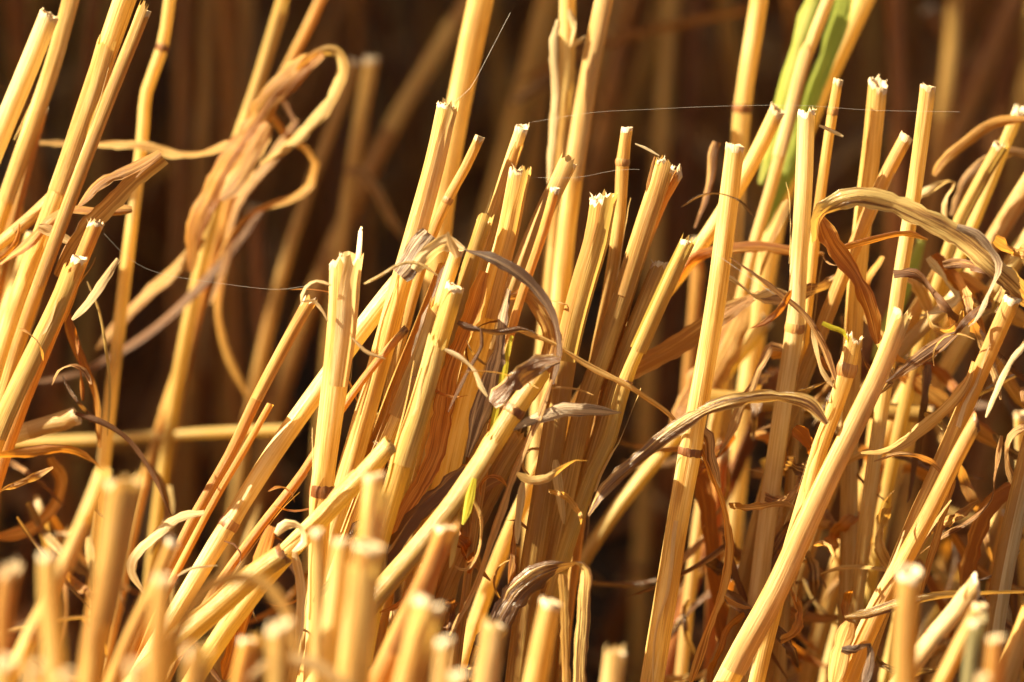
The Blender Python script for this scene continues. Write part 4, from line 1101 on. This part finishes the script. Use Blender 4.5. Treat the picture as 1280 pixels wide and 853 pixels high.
leaf('white crumpled shred stuck on the upright tan stem', [(712, 12), (716, 40), (712, 60), (732, 46)], 10, 46, L_CREAM, tw=(0, 80, 20), curl=0.9, crink=2)
leaf('pale strip peeling off the left side of the upright tan stem', [(698, 25), (692, 60), (694, 120), (690, 180), (686, 240)], 11, 44, L_CREAM, tw=(0, 20), curl=0.6)
leaf('blurred seed-head-like bud left of the long straight stem', [(896, 178), (891, 195), (889, 215), (880, 250), (868, 285)], 14, 32, L_BROWN, tw=(0, 40), curl=0.9, taper=(0.1, 0.85), ends=(0.8, 0.25), crink=1.8)
leaf('dark amber leaf hanging behind the right group near the pale cream stem', [(985, 250), (972, 280), (958, 310), (950, 345)], 12, 34, L_GOLD, tw=(0, 40), curl=0.5)
# green
leaf('fresh green blade rising out of the top edge behind the right hand group', [(1058, -12), (1040, 50), (1018, 110), (998, 175), (975, 235), (955, 290)], 24, 66, GREEN, tw=(0, 15, 0), curl=0.4, taper=(0, 0.3), name='grass_shoot', cat='green shoot')
leaf('yellow-green blade left of the fresh green one', [(1018, -12), (1000, 40), (986, 95), (970, 160), (950, 230)], 20, 64, GREEN, tw=(20, 30), curl=0.5, taper=(0, 0.3), name='grass_shoot', cat='green shoot')
leaf('blurred green blade between the two right hand upright stems', [(1152, 300), (1138, 345), (1118, 390), (1092, 450)], 18, 64, GREEN, tw=(0, 15), curl=0.4, name='grass_shoot', cat='green shoot')
leaf('blurred green blade at the right edge', [(1290, 285), (1270, 315), (1262, 345)], 16, 70, GREEN, tw=(0, 15), curl=0.4, name='grass_shoot', cat='green shoot')
leaf('green tinge of blade against the thin grey-brown stem in the cluster', [(640, 420), (626, 480), (616, 530), (611, 550)], 9, -10, YGREEN, tw=(10, 20), curl=0.5, name='grass_shoot', cat='green shoot', taper=(0.5, 0.3))
# thin bits
leaf('white splinter poking left off the slender capped stem', [(1024, 157), (1038, 163), (1054, 171)], 5, 12, L_CREAM, tw=(0, 20), curl=0.8, taper=(0.2, 0.2), ends=(0.5, 0.6), name='splinter', cat='splinter')
leaf('white splinter floating right of the smallest jointed stem', [(794, 180), (806, 185), (824, 195)], 3.5, 8, L_CREAM, tw=(0, 10), curl=0.6, name='splinter', cat='splinter')
leaf('yellow splinter standing left of the flared double-tipped stem', [(819, 196), (814, 215), (808, 240)], 5, 4, L_GOLD, tw=(0, 10), curl=0.6, name='splinter', cat='splinter')

# shadowed leaf scraps filling the gaps low in the row
sr = random.Random(31)
for i in range(105):
    zone = sr.choice([(-10, 230, 560, 840), (300, 720, 600, 850), (860, 960, 520, 840), (900, 1290, 430, 840), (1050, 1290, 300, 700), (900, 1290, 430, 840)])
    x = sr.uniform(zone[0], zone[1]); y = sr.uniform(zone[2], zone[3])
    a = sr.uniform(0.3, 2.8); Lp = sr.uniform(70, 190); b = sr.uniform(-1.6, 1.6)
    pts = []
    for q in range(5):
        pts.append((x, y, sr.uniform(-3, 3))); x += math.cos(a) * Lp / 4; y += math.sin(a) * Lp / 4; a += b / 4
    leaf('shadowed brown leaf scrap tangled deep among the stems', pts, sr.uniform(5, 15), sr.uniform(14, 85), sr.choice([L_ORANGE, L_BROWN, L_STRIPE, L_GOLD]),
         tw=(sr.uniform(-40, 40), sr.uniform(-60, 60), sr.uniform(-40, 40)), curl=sr.uniform(0.3, 0.8), crink=1.5, taper=(0.1, 0.5), ends=(0.7, 0.2), rag=0.4, group='shadowed leaf scraps deep among the stems', seed=500 + i)

pr = random.Random(412)
for i in range(56):
    zone = pr.choice([(330, 560, 640, 840), (520, 720, 560, 840), (940, 1290, 330, 600), (940, 1290, 560, 850), (1080, 1290, 240, 520), (860, 960, 560, 820)])
    x = pr.uniform(zone[0], zone[1]); y = pr.uniform(zone[2], zone[3])
    a = pr.uniform(0.5, 2.6) if pr.random() < 0.75 else pr.uniform(-0.5, 0.5); Lp = pr.uniform(60, 150); b = pr.uniform(-2.4, 2.4)
    pts = []
    for q in range(6):
        pts.append((x, y, pr.uniform(-4, 4))); x += math.cos(a) * Lp / 5; y += math.sin(a) * Lp / 5; a += b / 5 + pr.uniform(-0.35, 0.35)
    leaf('crumpled papery leaf wedged between the stem bases', pts, pr.uniform(8, 19), pr.uniform(-14, 6) if 330 < x < 740 else pr.uniform(-2, 32), pr.choice([L_ORANGE, L_GOLD, L_STRIPE, L_STRIPE, L_BROWN]),
         tw=(pr.uniform(-50, 50), pr.uniform(-60, 60), pr.uniform(-60, 60), pr.uniform(-50, 50)), curl=pr.uniform(0.2, 0.6), crink=2.2, rag=0.6, taper=(0.05, 0.35), ends=(0.8, 0.2),
         group='crumpled leaves wedged between the stem bases', seed=1500 + i)

# fine shreds caught between the stems
wr = random.Random(88)
for i in range(50):
    zone = wr.choice([(340, 720, 330, 700), (420, 700, 300, 640), (640, 740, 380, 700), (900, 1290, 230, 760), (900, 1290, 400, 800), (0, 200, 240, 620), (150, 400, 600, 820)])
    x = wr.uniform(zone[0], zone[1]); y = wr.uniform(zone[2], zone[3])
    a = wr.uniform(0, 6.28); Lp = wr.uniform(35, 110); b = wr.uniform(-3.5, 3.5)
    pts = []
    for q in range(5):
        pts.append((x, y, wr.uniform(-2, 2))); x += math.cos(a) * Lp / 4; y += math.sin(a) * Lp / 4; a += b / 4
    leaf('wispy torn shred of dry leaf caught between the stems', pts, wr.choice((3, 4, 5, 7, 10)), wr.uniform(-18, 14), wr.choice([L_BROWN, L_ORANGE, L_GOLD, L_STRIPE]),
         tw=(wr.uniform(-40, 40), wr.uniform(-90, 90), wr.uniform(-40, 40)), curl=wr.uniform(0.3, 0.9), crink=1.8, taper=(0.3, 0.5), ends=(0.3, 0.1),
         name='leaf_shred', cat='leaf shred', group='wispy shreds caught between the stems', seed=900 + i)

# ================================================================== spider silk
thread('spider silk rising from the tallest central stem to the upper right', [(566, 128), (588, 110), (612, 66), (638, 16)], 0.00002, 2)
thread('spider silk running level across the dark gap right of centre', [(664, 153), (740, 141), (810, 137), (900, 133), (1000, 132), (1090, 138), (1200, 140)], 0.000010, 6)
thread('spider silk trailing right from the ragged left stem', [(130, 292), (160, 322), (200, 342), (280, 355), (345, 362), (385, 357)], 0.000012, 2)
thread('stiff white spider silk stretched right of the long straight stem', [(895, 318), (930, 342), (968, 368)], 0.000028, -9)
thread('spider silk sagging between the fringed stem and the double-tipped stem', [(664, 222), (720, 222), (770, 213), (800, 212)], 0.00001, 4)
